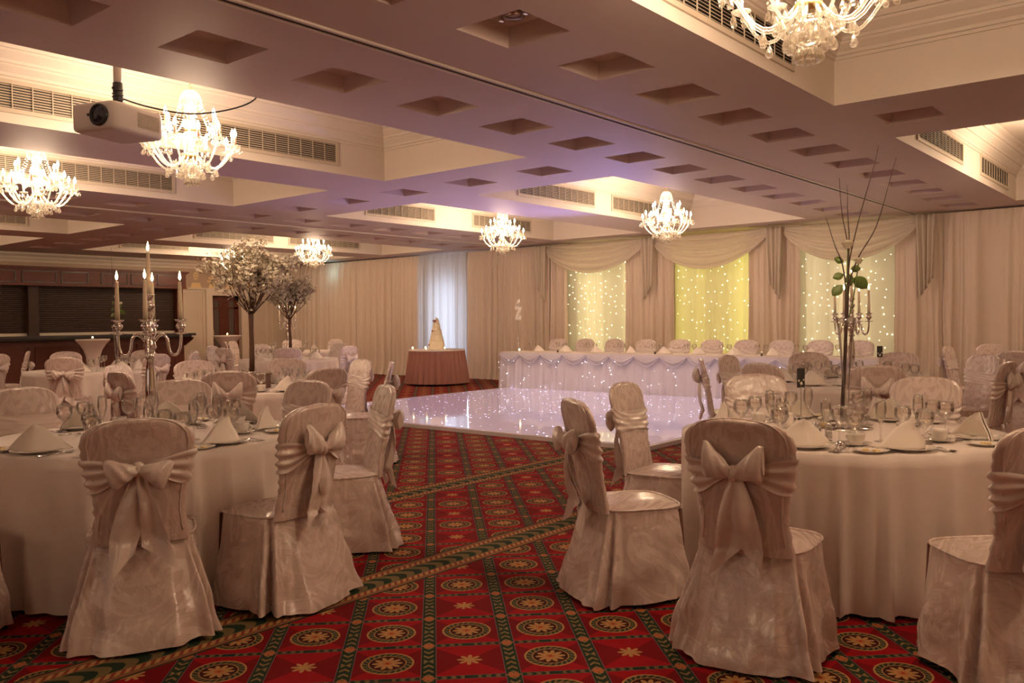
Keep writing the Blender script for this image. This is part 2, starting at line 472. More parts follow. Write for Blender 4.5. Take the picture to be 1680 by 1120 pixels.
obj('crown_moulding', Lc(MB().box(-20.5, -20.24, 3.0, 11.54, 2.66, 2.70).box(-20.5, -20.27, 3, 11.51, 2.635, 2.66)), 'mahogany', can)
obj('lower_moulding', Lc(MB().box(-20.42, -20.28, 3.0, 11.5, 2.27, 2.30)), 'mahogany', can)
obj('canopy_side', Lc(MB().box(XL+.04, -20.42, 11.40, 11.48, 2.28, 2.68)), 'mahogany', can)
for y0, y1 in ((4.6, 5.5), (5.65, 6.5), (6.65, 7.5), (7.62, 8.35), (8.45, 9.05), (9.35, 9.98), (10.06, 10.62), (10.72, 11.38)):
    b = MB()
    for q in ((y0, y1, 2.58, 2.60), (y0, y1, 2.34, 2.36), (y0, y0+.02, 2.34, 2.6), (y1-.02, y1, 2.34, 2.6)): b.box(-20.30, -20.285, *q)
    obj('fascia_panel', Lc(b), 'counter top', can)
def shutter(y0, y1, label):
    t = thing('roller_shutter', label, 'roller shutter', (-20.62, (y0+y1)/2, 1.155))
    b = MB(); n = 26
    for k in range(n):
        z0 = k*1.11/n; b.add([(0, -(y1-y0)/2, z0), (0, (y1-y0)/2, z0), (.018, (y1-y0)/2, z0+.006), (.018, -(y1-y0)/2, z0+.006), (.018, (y1-y0)/2, z0+1.11/n*.8), (.018, -(y1-y0)/2, z0+1.11/n*.8), (0, (y1-y0)/2, z0+1.11/n), (0, -(y1-y0)/2, z0+1.11/n)], [(0, 1, 2, 3), (3, 2, 4, 5), (5, 4, 6, 7)], False)
    obj('slat_curtain', b, 'shutter', t)
    obj('bottom_rail', MB().box(0, .05, -(y1-y0)/2, (y1-y0)/2, 0, .06), 'vent metal', t)
    return t
shutter(4.2, 7.80, 'closed brown roller shutter over the bar, cut by the left frame edge')
shutter(8.02, 11.30, 'wide closed roller shutter behind the bar, right of the post')
tag(obj('bar_post', MB().box(-20.62, -20.45, 7.80, 8.02, 1.155, 2.28), 'shutter'), 'upright metal post between the two bar shutters', 'post')
tag(obj('bar_end_post', MB().box(-20.75, -20.42, 11.30, 11.46, 1.155, 2.28), 'mahogany'), 'mahogany upright at the right end of the bar', 'post')
struct('wall_bar', MB().box(-20.8, -20.72, 3.0, 11.3, 0, 2.3), 'mahogany')

# ------------------------------------------------------------------ vents
def vent(xw, y0, y1, z0, z1, label, side=1):
    t = thing('air_vent', label, 'air vent', (xw, (y0+y1)/2, (z0+z1)/2), 0, 'ceiling air vents'); h = (y1-y0)/2; k = (z1-z0)/2; s = side
    b = MB()
    for q in ((-h-.035, h+.035, k, k+.035), (-h-.035, h+.035, -k-.035, -k), (-h-.035, -h, -k, k), (h, h+.035, -k, k)): b.box(min(0, .018*s), max(0, .018*s), *q)
    obj('frame', b, 'vent metal', t)
    obj('backing', MB().box(min(0, .004*s), max(0, .004*s), -h, h, -k, k), 'dark slot', t)
    b = MB(); n = 9
    for i in range(n):
        z = -k+(i+.5)*2*k/n
        b.add([(.004*s, -h, z+.009), (.016*s, -h, z-.006), (.016*s, h, z-.006), (.004*s, h, z+.009)], [(0, 1, 2, 3)], False)
    m = max(2, round((y1-y0)/.16))
    for i in range(1, m): yy = -h+i*2*h/m; b.box(min(.012*s, .018*s), max(.012*s, .018*s), yy-.004, yy+.004, -k, k)
    obj('louvre', b, 'vent metal', t)
VE = [(-7.72, 1.9, 6.2, 'above the large left chandelier, behind the projector'), (-10.92, 1.9, 6.0, 'in the coffer of the far-left chandelier'), (-16.3, 1.9, 6.2, 'partly cut by the left edge, behind the far-left chandelier'),
      (-7.72, 9.45, 11.3, 'left of the chandelier nearest the window swags'), (-7.72, 11.85, 13.75, 'right behind the chandelier nearest the window swags'),
      (-10.92, 9.4, 10.95, 'left of the chandelier above the cake table'), (-10.92, 12.0, 13.7, 'directly behind the chandelier above the cake table'),
      (-16.3, 9.45, 11.3, 'just left of the small chandelier by the trees'), (-16.3, 11.75, 13.75, 'just behind the small chandelier by the trees'),
      (-19.5, 9.45, 11.1, 'farthest back, above the bar end'), (-2.42, 1.9, 6.05, 'behind the big chandelier at top right'),
      (-2.42, 9.3, 11.15, 'first of two in the right edge coffer'), (-2.42, 12.15, 13.85, 'second of two in the right edge coffer')]
for x, y0, y1, w in VE: vent(x, y0, y1, 3.17, 3.37, 'cream louvred air vent '+w)
# small fitting in one ceiling square
t = thing('recessed_light_fitting', 'small glass light fitting inside the square ceiling recess top centre', 'light fitting', (-3.18, 3.86, 3.13))
obj('glass_lens', MB().lathe([(.0, -.02), (.05, -.018), (.07, 0), (.07, .03)], 20), 'glass', t); [obj('clip', MB().box(k-.01, k+.01, -.015, .015, -.01, .03), 'steel', t) for k in (-.09, .09)]
obj('lamp_body', MB().lathe([(0, 0), (.05, 0), (.05, .03), (0, .03)], 16), 'steel', t)

# ------------------------------------------------------------------ chandeliers
def make_chandelier():
    t = thing('crystal_chandelier', '', 'chandelier', group='crystal chandeliers')
    G = 'crystal'
    st = [(.0, .0), (.02, .012), (.028, .03), (.015, .05), (.05, .07), (.085, .10), (.095, .13), (.07, .16), (.035, .19), (.05, .22), (.06, .25), (.03, .28), (.022, .33), (.035, .37), (.055, .41), (.045, .45), (.02, .48), (.02, .53), (.04, .57), (.05, .61), (.035, .66), (.015, .70), (.015, .74)]
    obj('glass_stem', MB().lathe(st, 14), G, t)
    obj('gilt_collar', MB().lathe([(.03, .205), (.062, .21), (.066, .235), (.05, .25), (.03, .25)], 14).lathe([(.02, .43), (.05, .435), (.052, .455), (.03, .465)], 14), 'gilt', t)
    obj('top_crown', MB().lathe([(.02, .775), (.05, .77), (.075, .74), (.09, .70), (.095, .67)], 14), G, t)
    b = MB()
    for k in range(10):
        z = .77+k*.017; e = k % 2
        for s in range(8):
            th = 2*PI*s/8; th2 = 2*PI*(s+1)/8
            p = [(0, cos(q)*.008, z+sin(q)*.013) if e else (cos(q)*.008, 0, z+sin(q)*.013) for q in (th, th2)]
            b.tube(p, .0016, 4, cap=False)
    obj('chain', b, 'gilt', t)
    obj('ceiling_rose', MB().lathe([(.0, .93), (.02, .93), (.05, .945), (.055, .958), (0, .96)], 14).tube([(0, 0, .90), (0, 0, .94)], .004, 5), 'gilt', t)
    def pendant(b, x, y, z, s=1.):
        b.lathe([(0, 0), (.012*s, -.006*s-.0), (.017*s, -.024*s+.0), (.011*s, .0), (.006*s, .02*s), (0, .034*s)] if False else [(0, -.035*s), (.012*s, -.030*s), (.016*s, -.018*s), (.010*s, 0), (.003*s, .014*s), (0, .018*s)], 6, x, y, z, smooth=False)
    def arm(rr, zc, r0, z0, zl, ang, sc):
        ca, sa = cos(ang), sin(ang)
        pts = []
        for k in range(9):
            u = k/8; r = r0+(rr-r0)*u; z = z0+(zc-z0)*u-zl*sin(PI*min(1, u*1.02))
            pts.append((r*ca, r*sa, z))
        b = MB().tube(pts, .0085*sc, 6)
        b.lathe([(.0, -.01), (.012, -.005), (.045*sc, .012), (.048*sc, .018), (.02, .008), (0, .008)], 12, rr*ca, rr*sa, zc)
        a = obj('arm', b, G, t)
        obj('candle_sleeve', MB().lathe([(0, .01), (.0105, .012), (.0105, .085*sc), (0, .087*sc)], 8, rr*ca, rr*sa, zc), 'candle wax', a)
        obj('bulb', MB().lathe([(.006, .085*sc), (.0145, .098*sc), (.0155, .112*sc), (.009, .136*sc), (.001, .155*sc)], 8, rr*ca, rr*sa, zc), 'bulb', a)
        b = MB()
        for k in range(5):
            th = ang+k*2*PI/5; pendant(b, rr*ca+.043*sc*cos(th), rr*sa+.043*sc*sin(th), zc-.015)
        mid = pts[4]; pendant(b, mid[0], mid[1], mid[2]-.03, 1.2)
        o = obj('crystal_drop', b, G, a); o['kind'] = 'stuff'
    for k in range(12): arm(.365 if k % 2 else .33, .30 if k % 2 else .335, .05, .24, .14, 2*PI*k/12+.15, 1.)
    for k in range(6): arm(.215, .47, .04, .43, .07, 2*PI*k/6+.45, .95)
    b = MB()
    for k in range(10):
        th = 2*PI*(k+.5)/10
        for q in range(17):
            u = q/16; r = .088+(.20-.088)*u+(.12*u*u); z = .68-.32*u-.06*sin(PI*u); b.ball((r*cos(th), r*sin(th), z), .0075, 5)
    o = obj('bead_string', b, G, t); o['kind'] = 'stuff'
    b = MB(); 
    for k in range(12):
        th = 2*PI*k/12; pendant(b, .095*cos(th), .095*sin(th), .09, 1.3); pendant(b, .05*cos(th+.2), .05*sin(th+.2), .03, 1.2)
        pendant(b, .14*cos(th), .14*sin(th), .17, 1.3); pendant(b, .088*cos(th), .088*sin(th), .665, 1.)
    o = obj('bottom_drop', b, G, t); o['kind'] = 'stuff'
    return t
chand = Proto(make_chandelier)
CH = [(-6.64, 3.83, 'just right of the projector, over the left tables', 1), (-9.86, 3.88, 'at the far left edge of the picture', 1), (-6.62, 11.66, 'in front of the lit swag windows', 1), (-9.8, 11.53, 'above and right of the cake table', 1),
      (-15.0, 11.42, 'just right of the blossom trees', 1), (-18.41, 11.7, 'half hidden by the big blossom tree', 1), (-1.42, 3.75, 'biggest, cut by the top edge at right', 1)]
OFF = [(-1.35, 11.5, 'beyond the right edge of the picture'), (1.9, 3.8, 'right of the camera, out of the picture'), (-6.64, -3.7, 'behind the camera to the left'), (-1.35, -3.7, 'behind the camera'), (-15.2, 3.9, 'over the left tables, left of the picture'), (-18.4, 3.9, 'above the bar end, left of the picture')]
for n, (x, y, w, _) in enumerate(CH): chand.put((x, y, 2.54 if n != 6 else 2.50), n*.37, 'glittering crystal chandelier '+w, 'crystal chandeliers')
for n, (x, y, w) in enumerate(OFF): chand.put((x, y, 2.54), n*.2, 'lit crystal chandelier '+w, 'crystal chandeliers')

# ------------------------------------------------------------------ projector
pj = thing('projector', 'white ceiling projector hanging from a pole beside the left chandelier', 'projector', (-6.02, 2.92, 2.80), math.radians(110))
def rbox(x, y, z, r=.02, mi=0, bb=None):
    bb = bb or MB()
    def fn(u, v):
        th = 2*PI*u; ph = PI*(v-.5); e = .2
        f = lambda c: math.copysign(abs(c)**e, c)
        return (x*f(cos(th))*abs(cos(ph))**e, y*f(sin(th))*abs(cos(ph))**e, z*f(sin(ph)))
    return bb.grid(fn, 32, 14, cu=True)
obj('casing', rbox(.24, .19, .10), 'projector plastic', pj)
b = MB().lathe([(.075, 0), (.075, .03), (.062, .04), (.055, .0)], 24); b.xf(Matrix.Translation((-.225, -.07, .0)) @ Matrix.Rotation(-PI/2, 4, 'Y'))
ln = obj('lens_barrel', b, 'black plastic', pj)
b = MB().lathe([(0, .01), (.055, .005)], 24); b.xf(Matrix.Translation((-.245, -.07, 0)) @ Matrix.Rotation(-PI/2, 4, 'Y')); obj('lens_glass', b, 'lens glass', ln)
b = MB()
for i in range(9):
    for k in range(13): b.box(-.02+k*.016, -.008+k*.016, -.1945, -.186, -.045+i*.0115, -.0385+i*.0115)
obj('side_grille', b, 'vent metal', pj)
obj('sensor', MB().ball((-.236, .03, .01), .012, 8), 'black plastic', pj)
obj('mounting_pole', MB().tube([(0, 0, .08), (0, 0, .90)], .028, 14), 'projector plastic', pj)
obj('pole_bracket', MB().tube([(0, 0, .08), (0, 0, .28)], .034, 12).box(-.06, .06, -.06, .06, .078, .10), 'black plastic', pj)
b = MB()
for k in range(4):
    b.tube([(.035*cos(a+k), .035*sin(a+k), .10+.04*k+.012*a/3) for a in [q*.5 for q in range(14)]], .006, 5)
b.tube([(0, -.02, .15), (.08, -.03, .12), (.16, -.05, .07), (.2, -.05, .085)], .008, 5)
obj('cable_coil', b, 'black plastic', pj)
def bez(pts, n=20):
    out = []
    P = [Vector(p) for p in pts]; P = [P[0]*2-P[1]]+P+[P[-1]*2-P[-2]]
    for i in range(1, len(P)-2):
        for k in range(n):
            t = k/n; a, b_, c, d = P[i-1:i+3]
            out.append(.5*((2*b_)+(-a+c)*t+(2*a-5*b_+4*c-d)*t*t+(-a+3*b_-3*c+d)*t**3))
    out.append(P[-2]); return out
tag(obj('power_cable', MB().tube(bez([(-6.02, 2.92, 2.98), (-5.93, 3.10, 2.93), (-5.83, 3.35, 2.91), (-5.72, 3.60, 2.965), (-5.60, 3.75, 3.05), (-5.56, 3.80, 3.20)], 8), .006, 5), 'black plastic'),
    'black cable looping from the projector to the coffer edge', 'cable')

# ------------------------------------------------------------------ curtains on the back wall
def hsh(k): return (math.sin(k*12.9898)*43758.5453) % 1
def fold(x, f=9., s=0.):
    q = x*f+1.1*sin(x*2.3+s)+.8*sin(x*5.1+s*2)
    return ((1.7*abs(sin(q))-1)*.62+.28*sin(q*3.7+1+s)+.16*sin(q*7.3+s*3))
def curtain(name, label, x0, x1, yb, m, z0=.01, z1=3.02, amp=.095, f=15., puddle=True, flare=0., cat='curtain', parent=None):
    nu = max(24, int((x1-x0)/.012)); nv = 14
    def fn(u, v):
        x = x0+(x1-x0)*u; z = z1+(z0-z1)*v
        a = amp*(.55+.45*v)+flare*v*v
        y = yb-.02-a*(1+fold(x, f, x0))*.9-(0.05*max(0, v-.93)/.07*(1+fold(x*2, f)) if puddle else 0)
        xx = x+.012*sin(z*3+x*7)*v
        if v < .03: y = yb-.03-.02*fold(x, f*3)
        return (xx, y, z)
    b = MB().grid(fn, nu, nv)
    o = obj(name, b, m, parent)
    if parent is None: tag(o, label, cat)
    return o
curtain('drape_curtain', 'long beige pleated curtain in the far left corner by the panelled wall', -20.95, -18.0, YW, 'curtain')
curtain('drape_curtain', 'beige pleated curtain between the corner curtain and the cake window', -18.0, -15.62, YW, 'curtain', f=13)
curtain('drape_curtain', 'thin curtain glowing blue-white with daylight behind the wedding cake', -15.64, -14.02, YW-.01, 'day sheer', f=11)
curtain('drape_curtain', 'beige pleated curtain between the cake window and the first swag', -13.97, -11.5, YW, 'curtain', f=14)
curtain('drape_curtain', 'wide tan pleated curtain at the right end of the back wall', -3.62, 4.15, YW, 'curtain', f=9.0, amp=.085)
WN = [(-11.06, -9.49, 'left'), (-8.43, -6.81, 'middle'), (-5.91, -4.24, 'right')]
curtain('drape_curtain', 'narrow beige side curtain left of the first lit window', -11.5, -11.02, YW, 'curtain', f=15)
curtain('drape_curtain', 'beige curtain between the first and the middle lit window', -9.53, -8.40, YW, 'curtain', f=15)
curtain('drape_curtain', 'beige curtain between the middle and the right lit window', -6.85, -5.88, YW, 'curtain', f=15)
curtain('drape_curtain', 'narrow beige side curtain right of the right lit window', -4.28, -3.60, YW, 'curtain', f=9)
for n, (a, c, w) in enumerate(WN):
    curtain('sheer_curtain', 'glowing sheer curtain hanging in the %s lit window' % w, a-.05, c+.05, YW+.12, 'sheer', amp=.05, f=7, puddle=False, z1=3.0)
    b = MB(); R = random.Random(11+n); cnt = 0
    ncol = 12
    for k in range(ncol):
        xx = a+(k+.5)*(c-a)/ncol; z = 2.75
        while z > .5:
            z -= R.uniform(.10, .26)
            if R.random() < .75: b.ball((xx+R.uniform(-.05, .05), YW-.0-R.uniform(0, .03), z), R.choice((.008, .010, .013)), 6)
    tag(obj('fairy_lights', b, 'fairy'), 'warm fairy lights scattered over the %s lit window sheer' % w, 'string lights', kind='stuff')
def swag(x0, x1, sag, label):
    def fn(u, v):
        s = 4*u*(1-u); s2 = s**.85
        top = 2.985-.10*(1-s)*0
        zt = 2.99; zb = 2.88-sag*s2
        w = v**1.15
        z = zt+(zb-zt)*w-.0
        q = v*5.2
        y = YW-.13-.085*s*abs(sin(q*PI))**.8-.05*s-.05*v
        z -= .02*s*sin(q*2*PI)*.6
        return (x0+(x1-x0)*u+.05*sin(u*PI*2)*(1-v), y, z)
    t = MB().grid(fn, 60, 56)
    return tag(obj('window_swag', t, 'swag cloth'), label, 'swag')
swag(-11.55, -9.0, .52, 'cream draped swag over the left lit window')
swag(-8.85, -6.45, .56, 'yellow-lit draped swag over the middle lit window')
swag(-6.15, -3.86, .55, 'cream draped swag over the right lit window')
def tail(x, w, z0, label, d=1):
    def fn(u, v):
        xx = x+(u-.5)*w*(1-.35*v); zb = z0+(.35*(u if d > 0 else 1-u))*.9
        z = 3.0+(zb-3.0)*v
        y = YW-.24-.03*sin(u*PI*7)-.02*sin(u*PI*3+v)
        return (xx, y, z)
    return tag(obj('swag_tail', MB().grid(fn, 36, 14), 'swag cloth', solid=.006), label, 'curtain tail')
tail(-11.62, .30, 1.78, 'gathered tail hanging left of the left window swag', -1)
tail(-8.92, .30, 1.72, 'gathered tail between the left and middle swags', 1)
tail(-6.30, .30, 1.70, 'gathered tail between the middle and right swags', -1)
tail(-3.76, .30, 1.66, 'gathered tail at the right end of the right swag', 1)
# thin tied column under the first tail
curtain('tied_drape', 'slim tied drape hanging below the leftmost swag tail', -11.74, -11.60, YW-.16, 'swag cloth', z1=1.85, amp=.02, f=14, cat='curtain')

# ------------------------------------------------------------------ dance floor, head table, cake table
df = thing('dance_floor', 'glossy white dance floor set with tiny star lights', 'dance floor', (-7.84, 10.3, 0))
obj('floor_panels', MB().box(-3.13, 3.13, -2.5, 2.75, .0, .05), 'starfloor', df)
b = MB()
for q in ((-3.2, 3.2, -2.57, -2.5), (-3.2, 3.2, 2.75, 2.78), (-3.2, -3.13, -2.5, 2.75), (3.13, 3.2, -2.5, 2.75)):
    b.box(*q, 0, .046)
obj('edge_ramp', b, 'edge laminate', df)
HX0, HX1, HY0, HY1 = -11.22, -3.9, 13.10, 13.86
ht = thing('head_table', 'long white head table with swagged lit skirt before the windows', 'table', ((HX0+HX1)/2, 13.48, 0))
def Lh(bm): return L(bm, (HX0+HX1)/2, 13.48, 0)
obj('tabletop_cloth', Lh(MB().box(HX0, HX1, HY0, HY1, .735, .752)), 'linen', ht)
def hs(u, v):
    per = (HX1-HX0)+2*(HY1-HY0); s = u*per; w = HY1-HY0
    out = .004+.05*v
    fz = .016*(sin(s*34+sin(s*3)*2)+.5*sin(s*61))*(.25+.75*v)
    o_ = out+fz
    if s < w: x, y = HX0-o_, HY1-s
    elif s < w+(HX1-HX0): x, y = HX0+(s-w), HY0-o_
    else: x, y = HX1+o_, HY0+(s-w-(HX1-HX0))
    return (x, y, .735-.705*v)
obj('gathered_skirt', Lh(MB().grid(hs, 700, 8)), 'table skirt white', ht)
b = MB(); pn_ = 14; pw = (HX1-HX0)/pn_
for k in range(pn_):
    for r_, (dz, th) in enumerate(((.13, .014), (.165, .012), (.095, .010))):
        b.tube([(HX0+pw*(k+q/10), HY0-.035-.012*r_-.02*sin(PI*q/10), .715-dz*sin(PI*q/10)) for q in range(11)], th, 6)
    x_ = HX0+pw*k
    b.grid(lambda u, v: (HX0+pw*(k+u), HY0-.02-.02*sin(PI*u)*v, .735-v*(.03+.13*sin(PI*u))), 12, 5)
for yy in (0, 1):
    b.tube([(HX0-.03-.02*sin(PI*q/10), HY0+(HY1-HY0)*q/10, .715-.13*sin(PI*q/10)-.03*yy) for q in range(11)], .013, 6)
obj('swag_valance', Lh(b), 'table skirt white', ht)
b = MB(); R = random.Random(5)
for k in range(80): b.ball((R.uniform(HX0, HX1), HY0-.085, R.uniform(.06, .62)), .0058, 6)
sl = obj('skirt_light', Lh(b), 'skirt led', ht); sl['kind'] = 'stuff'
CK = (-13.27, 13.35)
ct = thing('cake_table', 'round cake table with pleated dusky pink skirt', 'table', (*CK, 0))
def cs(u, v):
    th = 2*PI*u; k = abs(((u*32) % 1)-.5)*2
    r = .59+.06*v+(.065*k)*(.3+.7*v)
    return (r*cos(th), r*sin(th), .745-.70*v)
obj('pleated_skirt', MB().grid(cs, 352, 6, cu=True, smooth=False), 'mauve skirt', ct)
obj('top_cloth', MB().lathe([(0, .765), (.60, .765), (.618, .757), (.615, .738)], 48), 'linen', ct)
ck = thing('wedding_cake', 'tall five tier cream wedding cake with small flowers', 'cake', (*CK, .765))
z = 0
for k, (r, h) in enumerate(((.185, .19), (.15, .125), (.12, .12), (.09, .11), (.065, .10))):
    tr = obj('cake_tier', MB().lathe([(0, z), (r, z), (r*1.0, z+.008), (r*.86, z+h-.01), (r*.83, z+h), (0, z+h)], 32), 'icing', ck)
    b = MB()
    for q in range(int(r*150)): th = 2*PI*q/int(r*150); b.ball((r*cos(th), r*sin(th), z+.008), .009, 5)
    obj('icing_bead', b, 'icing', tr); z += h
b = MB()
for a_, zz_, r_ in ((4.2, .10, .165), (4.6, .40, .10), (4.4, .61, .058), (3.9, .62, .05), (5.2, .615, .05)):
    for q in range(6): b.ball((r_*cos(a_)+.016*cos(q), r_*sin(a_)+.016*sin(q)-.01, zz_+.014*sin(q*2)), .012, 5)
obj('sugar_flower', b, 'sugar flower', ck)
obj('cake_topper', MB().ball((0, 0, z+.02), .03, 10).ball((.03, 0, z+.01), .02, 8), 'rose petal', ck)

def make_tealight():
    t = thing('tea_light', '', 'candle')
    obj('glass_cup', MB().lathe([(0, 0), (.026, 0), (.03, .045)], 14), 'glass', t)
    obj('flame', MB().lathe([(0, .02), (.014, .03), (.015, .04), (.006, .055), (0, .062)], 8), 'flame', t)
    return t
tea = Proto(make_tealight)
for (x, y, w) in ((-13.66, 13.0, 'at the left rim of the cake table'), (-13.62, 13.35, 'on the cake table just left of the cake'), (-13.17, 12.92, 'in front of the wedding cake'), (-12.93, 13.25, 'on the cake table right of the cake')):
    tea.put((x, y, .766), 0, 'small lit tea light '+w, 'tea lights on the cake table')
# cocktail tables
def make_cocktail():
    t = thing('cocktail_table', '', 'table')
    obj('stretch_cover', MB().lathe([(0, 1.08), (.34, 1.08), (.352, 1.07), (.33, 1.04), (.26, .96), (.19, .85), (.14, .70), (.125, .5), (.15, .25), (.24, .06), (.28, .01)], 40), 'stretch cloth', t)
    return t
cock = Proto(make_cocktail)
cock.put((-18.88, 8.48, 0), 0, 'tall white stretch-covered cocktail table before the dark bar', 'cocktail tables'); tea.put((-18.88, 8.48, 1.081), 0, 'lit tea light on the cocktail table before the bar')
cock.put((-19.54, 12.15, 0), 0, 'tall white stretch-covered cocktail table before the dark doorway', 'cocktail tables'); tea.put((-19.54, 12.15, 1.081), 0, 'lit tea light on the cocktail table by the doorway')
# tall feathered glass stand on the head table
fs_ = thing('glass_stand', 'tall slim glass stand with a frilled white top, left end of head table', 'table decoration', (-11.0, 13.4, .753))
obj('stem', MB().lathe([(0, 0), (.06, .002), (.055, .01), (.01, .02), (.006, .3), (.006, .62)], 12), 'silver', fs_)
b = MB(); R = random.Random(3)
for k in range(60):
    a_ = R.uniform(0, 6.28); z_ = R.uniform(.62, 1.0); r_ = .05+.02*sin((z_-.6)*30)
    b.grid(lambda u, v: (r_*cos(a_+u*.8)+.012*v, r_*sin(a_+u*.8), z_+v*.05+.01*sin(u*6)), 5, 3)
obj('frilled_top', b, 'feather', fs_)
tea.put((-10.86, 13.25, .753), 0, 'lit tea light at the left end of the head table')

# ------------------------------------------------------------------ covered chairs
def spow(c, e): return math.copysign(abs(c)**e, c)
def back_w(z):
    pts = [(.44, .200), (.50, .190), (.58, .180), (.66, .188), (.74, .205), (.82, .222), (.88, .228), (.92, .218), (.95, .190), (.97, .150), (.980, .095), (.984, .03)]
    for (a, wa), (b_, wb) in zip(pts, pts[1:]):
        if z <= b_: t = max(0, (z-a)/(b_-a)); return wa+(wb-wa)*t
    return pts[-1][1]
def back_pt(th, z, off=0., seed=0):
    w = back_w(z); k = (z-.44)/.54
    yc = -.205-.10*k**1.3; th_ = (.032-.006*k)*min(1, (w/.12))
    x = w*spow(cos(th), .85); y = yc+th_*spow(sin(th), .75)
    if sin(th) > 0: y += -.018*(1-(x/max(w, .01))**2)          # hollow front
    else: y -= .012*(1-(x/max(w, .01))**2)
    n = Vector((cos(th)*.5, sin(th), 0)).normalized()
    wr = .0028*sin(z*95+4*sin(x*11+seed)+seed)*(1 if sin(th) > 0 else .4)*min(1, max(0, (.93-z)*8))
    edge = .004*sin(z*150+seed)*abs(cos(th))**6*(1 if .55 < z < .86 else 0)
    return Vector((x, y, z))+n*(off+wr+edge)
def make_chair(seed, upbow):
    def mk():
        R = random.Random(seed)
        t = thing('banquet_chair', '', 'chair')
        # seat cushion
        def so(th, e=.55): return Vector((.222*spow(cos(th), e), .215*spow(sin(th), e)-.012, 0))
        def seat(u, v):
            p = so(2*PI*u); r = (1-v)**.9
            return (p.x*r, p.y*r, .452+.034*(1-(1-v)**2.0*1.0)-.0*v+.003*sin(p.x*40*r+seed)*v*(1-v)*3)
        b = MB().grid(seat, 48, 8, cu=True)
        s_ = obj('seat_cover', b, 'satin', t)
        obj('seat_piping', MB().tube([tuple(so(2*PI*k/48)*1.012+Vector((0, 0, .455))) for k in range(49)], .006, 6, cap=False), 'satin', s_)
        ph = [R.uniform(0, 6.28) for _ in range(6)]
        def skirt(u, v):
            th = 2*PI*u; p = so(th); q = so(th, .8).normalized()
            back = max(0, -sin(th)); cor = 0.
            fl = .035+.025*abs(cos(th))+.10*back**1.5
            rip = (.012*sin(7*th+ph[0])+.008*sin(13*th+ph[1])+.004*sin(23*th+ph[2]))*v
            for tc in (PI*1.25-.12, PI*1.75+.12):
                d = th-tc
                rip += (-.050*math.exp(-(d/.05)**2)+.040*math.exp(-((d-.15)/.07)**2)+.040*math.exp(-((d+.15)/.07)**2))*min(1, v*1.6)
            # crumple shading folds
            rip += .006*sin(v*9+th*5+ph[3])*v+.004*sin(v*17-th*9+ph[4])*v
            r = fl*v**1.15+rip
            hem = .012+.018*(.5+.5*sin(3*th+ph[5]))*(1-back*.5)
            return (p.x+q.x*r, p.y+q.y*r, .455+(hem-.455)*v)
        obj('chair_skirt', MB().grid(skirt, 150, 18, cu=True), 'satin', t)
        zs = [.44+.50*k/24 for k in range(25)]+[.945, .955, .965, .972, .978, .982, .984]
        bb = MB().grid(lambda u, v: tuple(back_pt(2*PI*u, zs[round(v*(len(zs)-1))], 0, seed)), 48, len(zs), cu=True)
        k = len(zs); bb.f.append(tuple(i*k+k-1 for i in range(48))); bb.m.append(0); bb.sm.append(True)
        bc = obj('back_cover', bb, 'satin', t)
        # raised welt along the rounded edge
        rim = [back_pt(-.55, z, .0005, seed) for z in zs[2:]]+[back_pt(PI+.55, z, .0005, seed) for z in reversed(zs[2:])]
        obj('back_welt', MB().tube(rim, .0042, 6), 'satin', bc)
        # sash: gathers to a knot at the rear
        zk = .775
        def sash(u, v):
            th = 2*PI*u-PI/2; g = math.exp(-(min(u, 1-u)/.09)**2)     # u=0 at the rear centre
            h = .075*(1-g*.72)*(1-.25*max(0, sin(th))); zz = zk+(v-.5)*2*h-.02*(1-g)+.012*sin(u*2*PI)
            fr_ = max(0, sin(th)); off = .008+(.0055-.0042*fr_)*sin(v*PI*(6+3*fr_)+u*9+seed)*(1-.3*g)+.010*g
            return tuple(back_pt(th, zz, off, seed))
        obj('sash', MB().grid(sash, 72, 20, cu=True), 'silk', t)
        yb = back_pt(-PI/2, zk, .03, seed).y
        bw = obj('bow_knot', MB().grid(lambda u, v: (.026*sin(PI*v)*cos(2*PI*u)*(1+.15*sin(u*30)), yb-.012+.022*sin(PI*v)*sin(2*PI*u), zk-.034*cos(PI*v)), 18, 9, cu=True), 'silk', t)
        for s in (-1, 1):
            tilt = (upbow+R.uniform(-.12, .12)); ln_ = .125+R.uniform(-.01, .015)
            def loop(u, v):
                hh = .010+.062*u**.75*(1-.25*max(0, u-.85)/.15); dd = (.010+.030*sin(PI*min(1, u*.9)))*(1 if u < .97 else .6)
                a = 2*PI*v; x = ln_*u-.018*abs(sin(a))*u*0; zc = hh*cos(a); dy = dd*sin(a)
                x += -.025*(abs(cos(a))**3)*u*u*0+.012*cos(a)*u
                zc += .004*sin(a*5+u*8+seed)*u; dy += .005*sin(u*16+a*3)
                xr = x*cos(tilt)-zc*sin(tilt)*.5; zr = x*sin(tilt)+zc
                return (s*xr, yb-.022-dy*.9-.02*u*(1-u), zk+zr)
            b = MB().grid(loop, 16, 22, cv=True); n_ = 22; b.f.append(tuple(15*n_+j for j in range(n_))); b.m.append(0); b.sm.append(False)
            obj('bow_loop', b, 'silk', bw)
            TL = .36+R.uniform(-.03, .07); dx = s*(.05+R.uniform(-.015, .02)); wv = R.uniform(0, 6)
            def tl(u, v):
                w = .018+.048*min(1, v*1.6); L_ = TL+(u-.5)*.11*s
                z = zk-.02-L_*v; ky = back_pt(-PI/2, max(.46, z), .02, seed).y if z > .46 else back_pt(-PI/2, .46, .02, seed).y-(.46-z)*.30-.012
                y = ky-.018-.012*sin(u*PI*2+wv+v*3)-.014*sin(v*5+wv)*.6-.018*sin(PI*min(1, v*1.3))
                return (dx*v**.8*1.3+(u-.5)*2*w*(1-.25*sin(v*4+wv)), y, z)
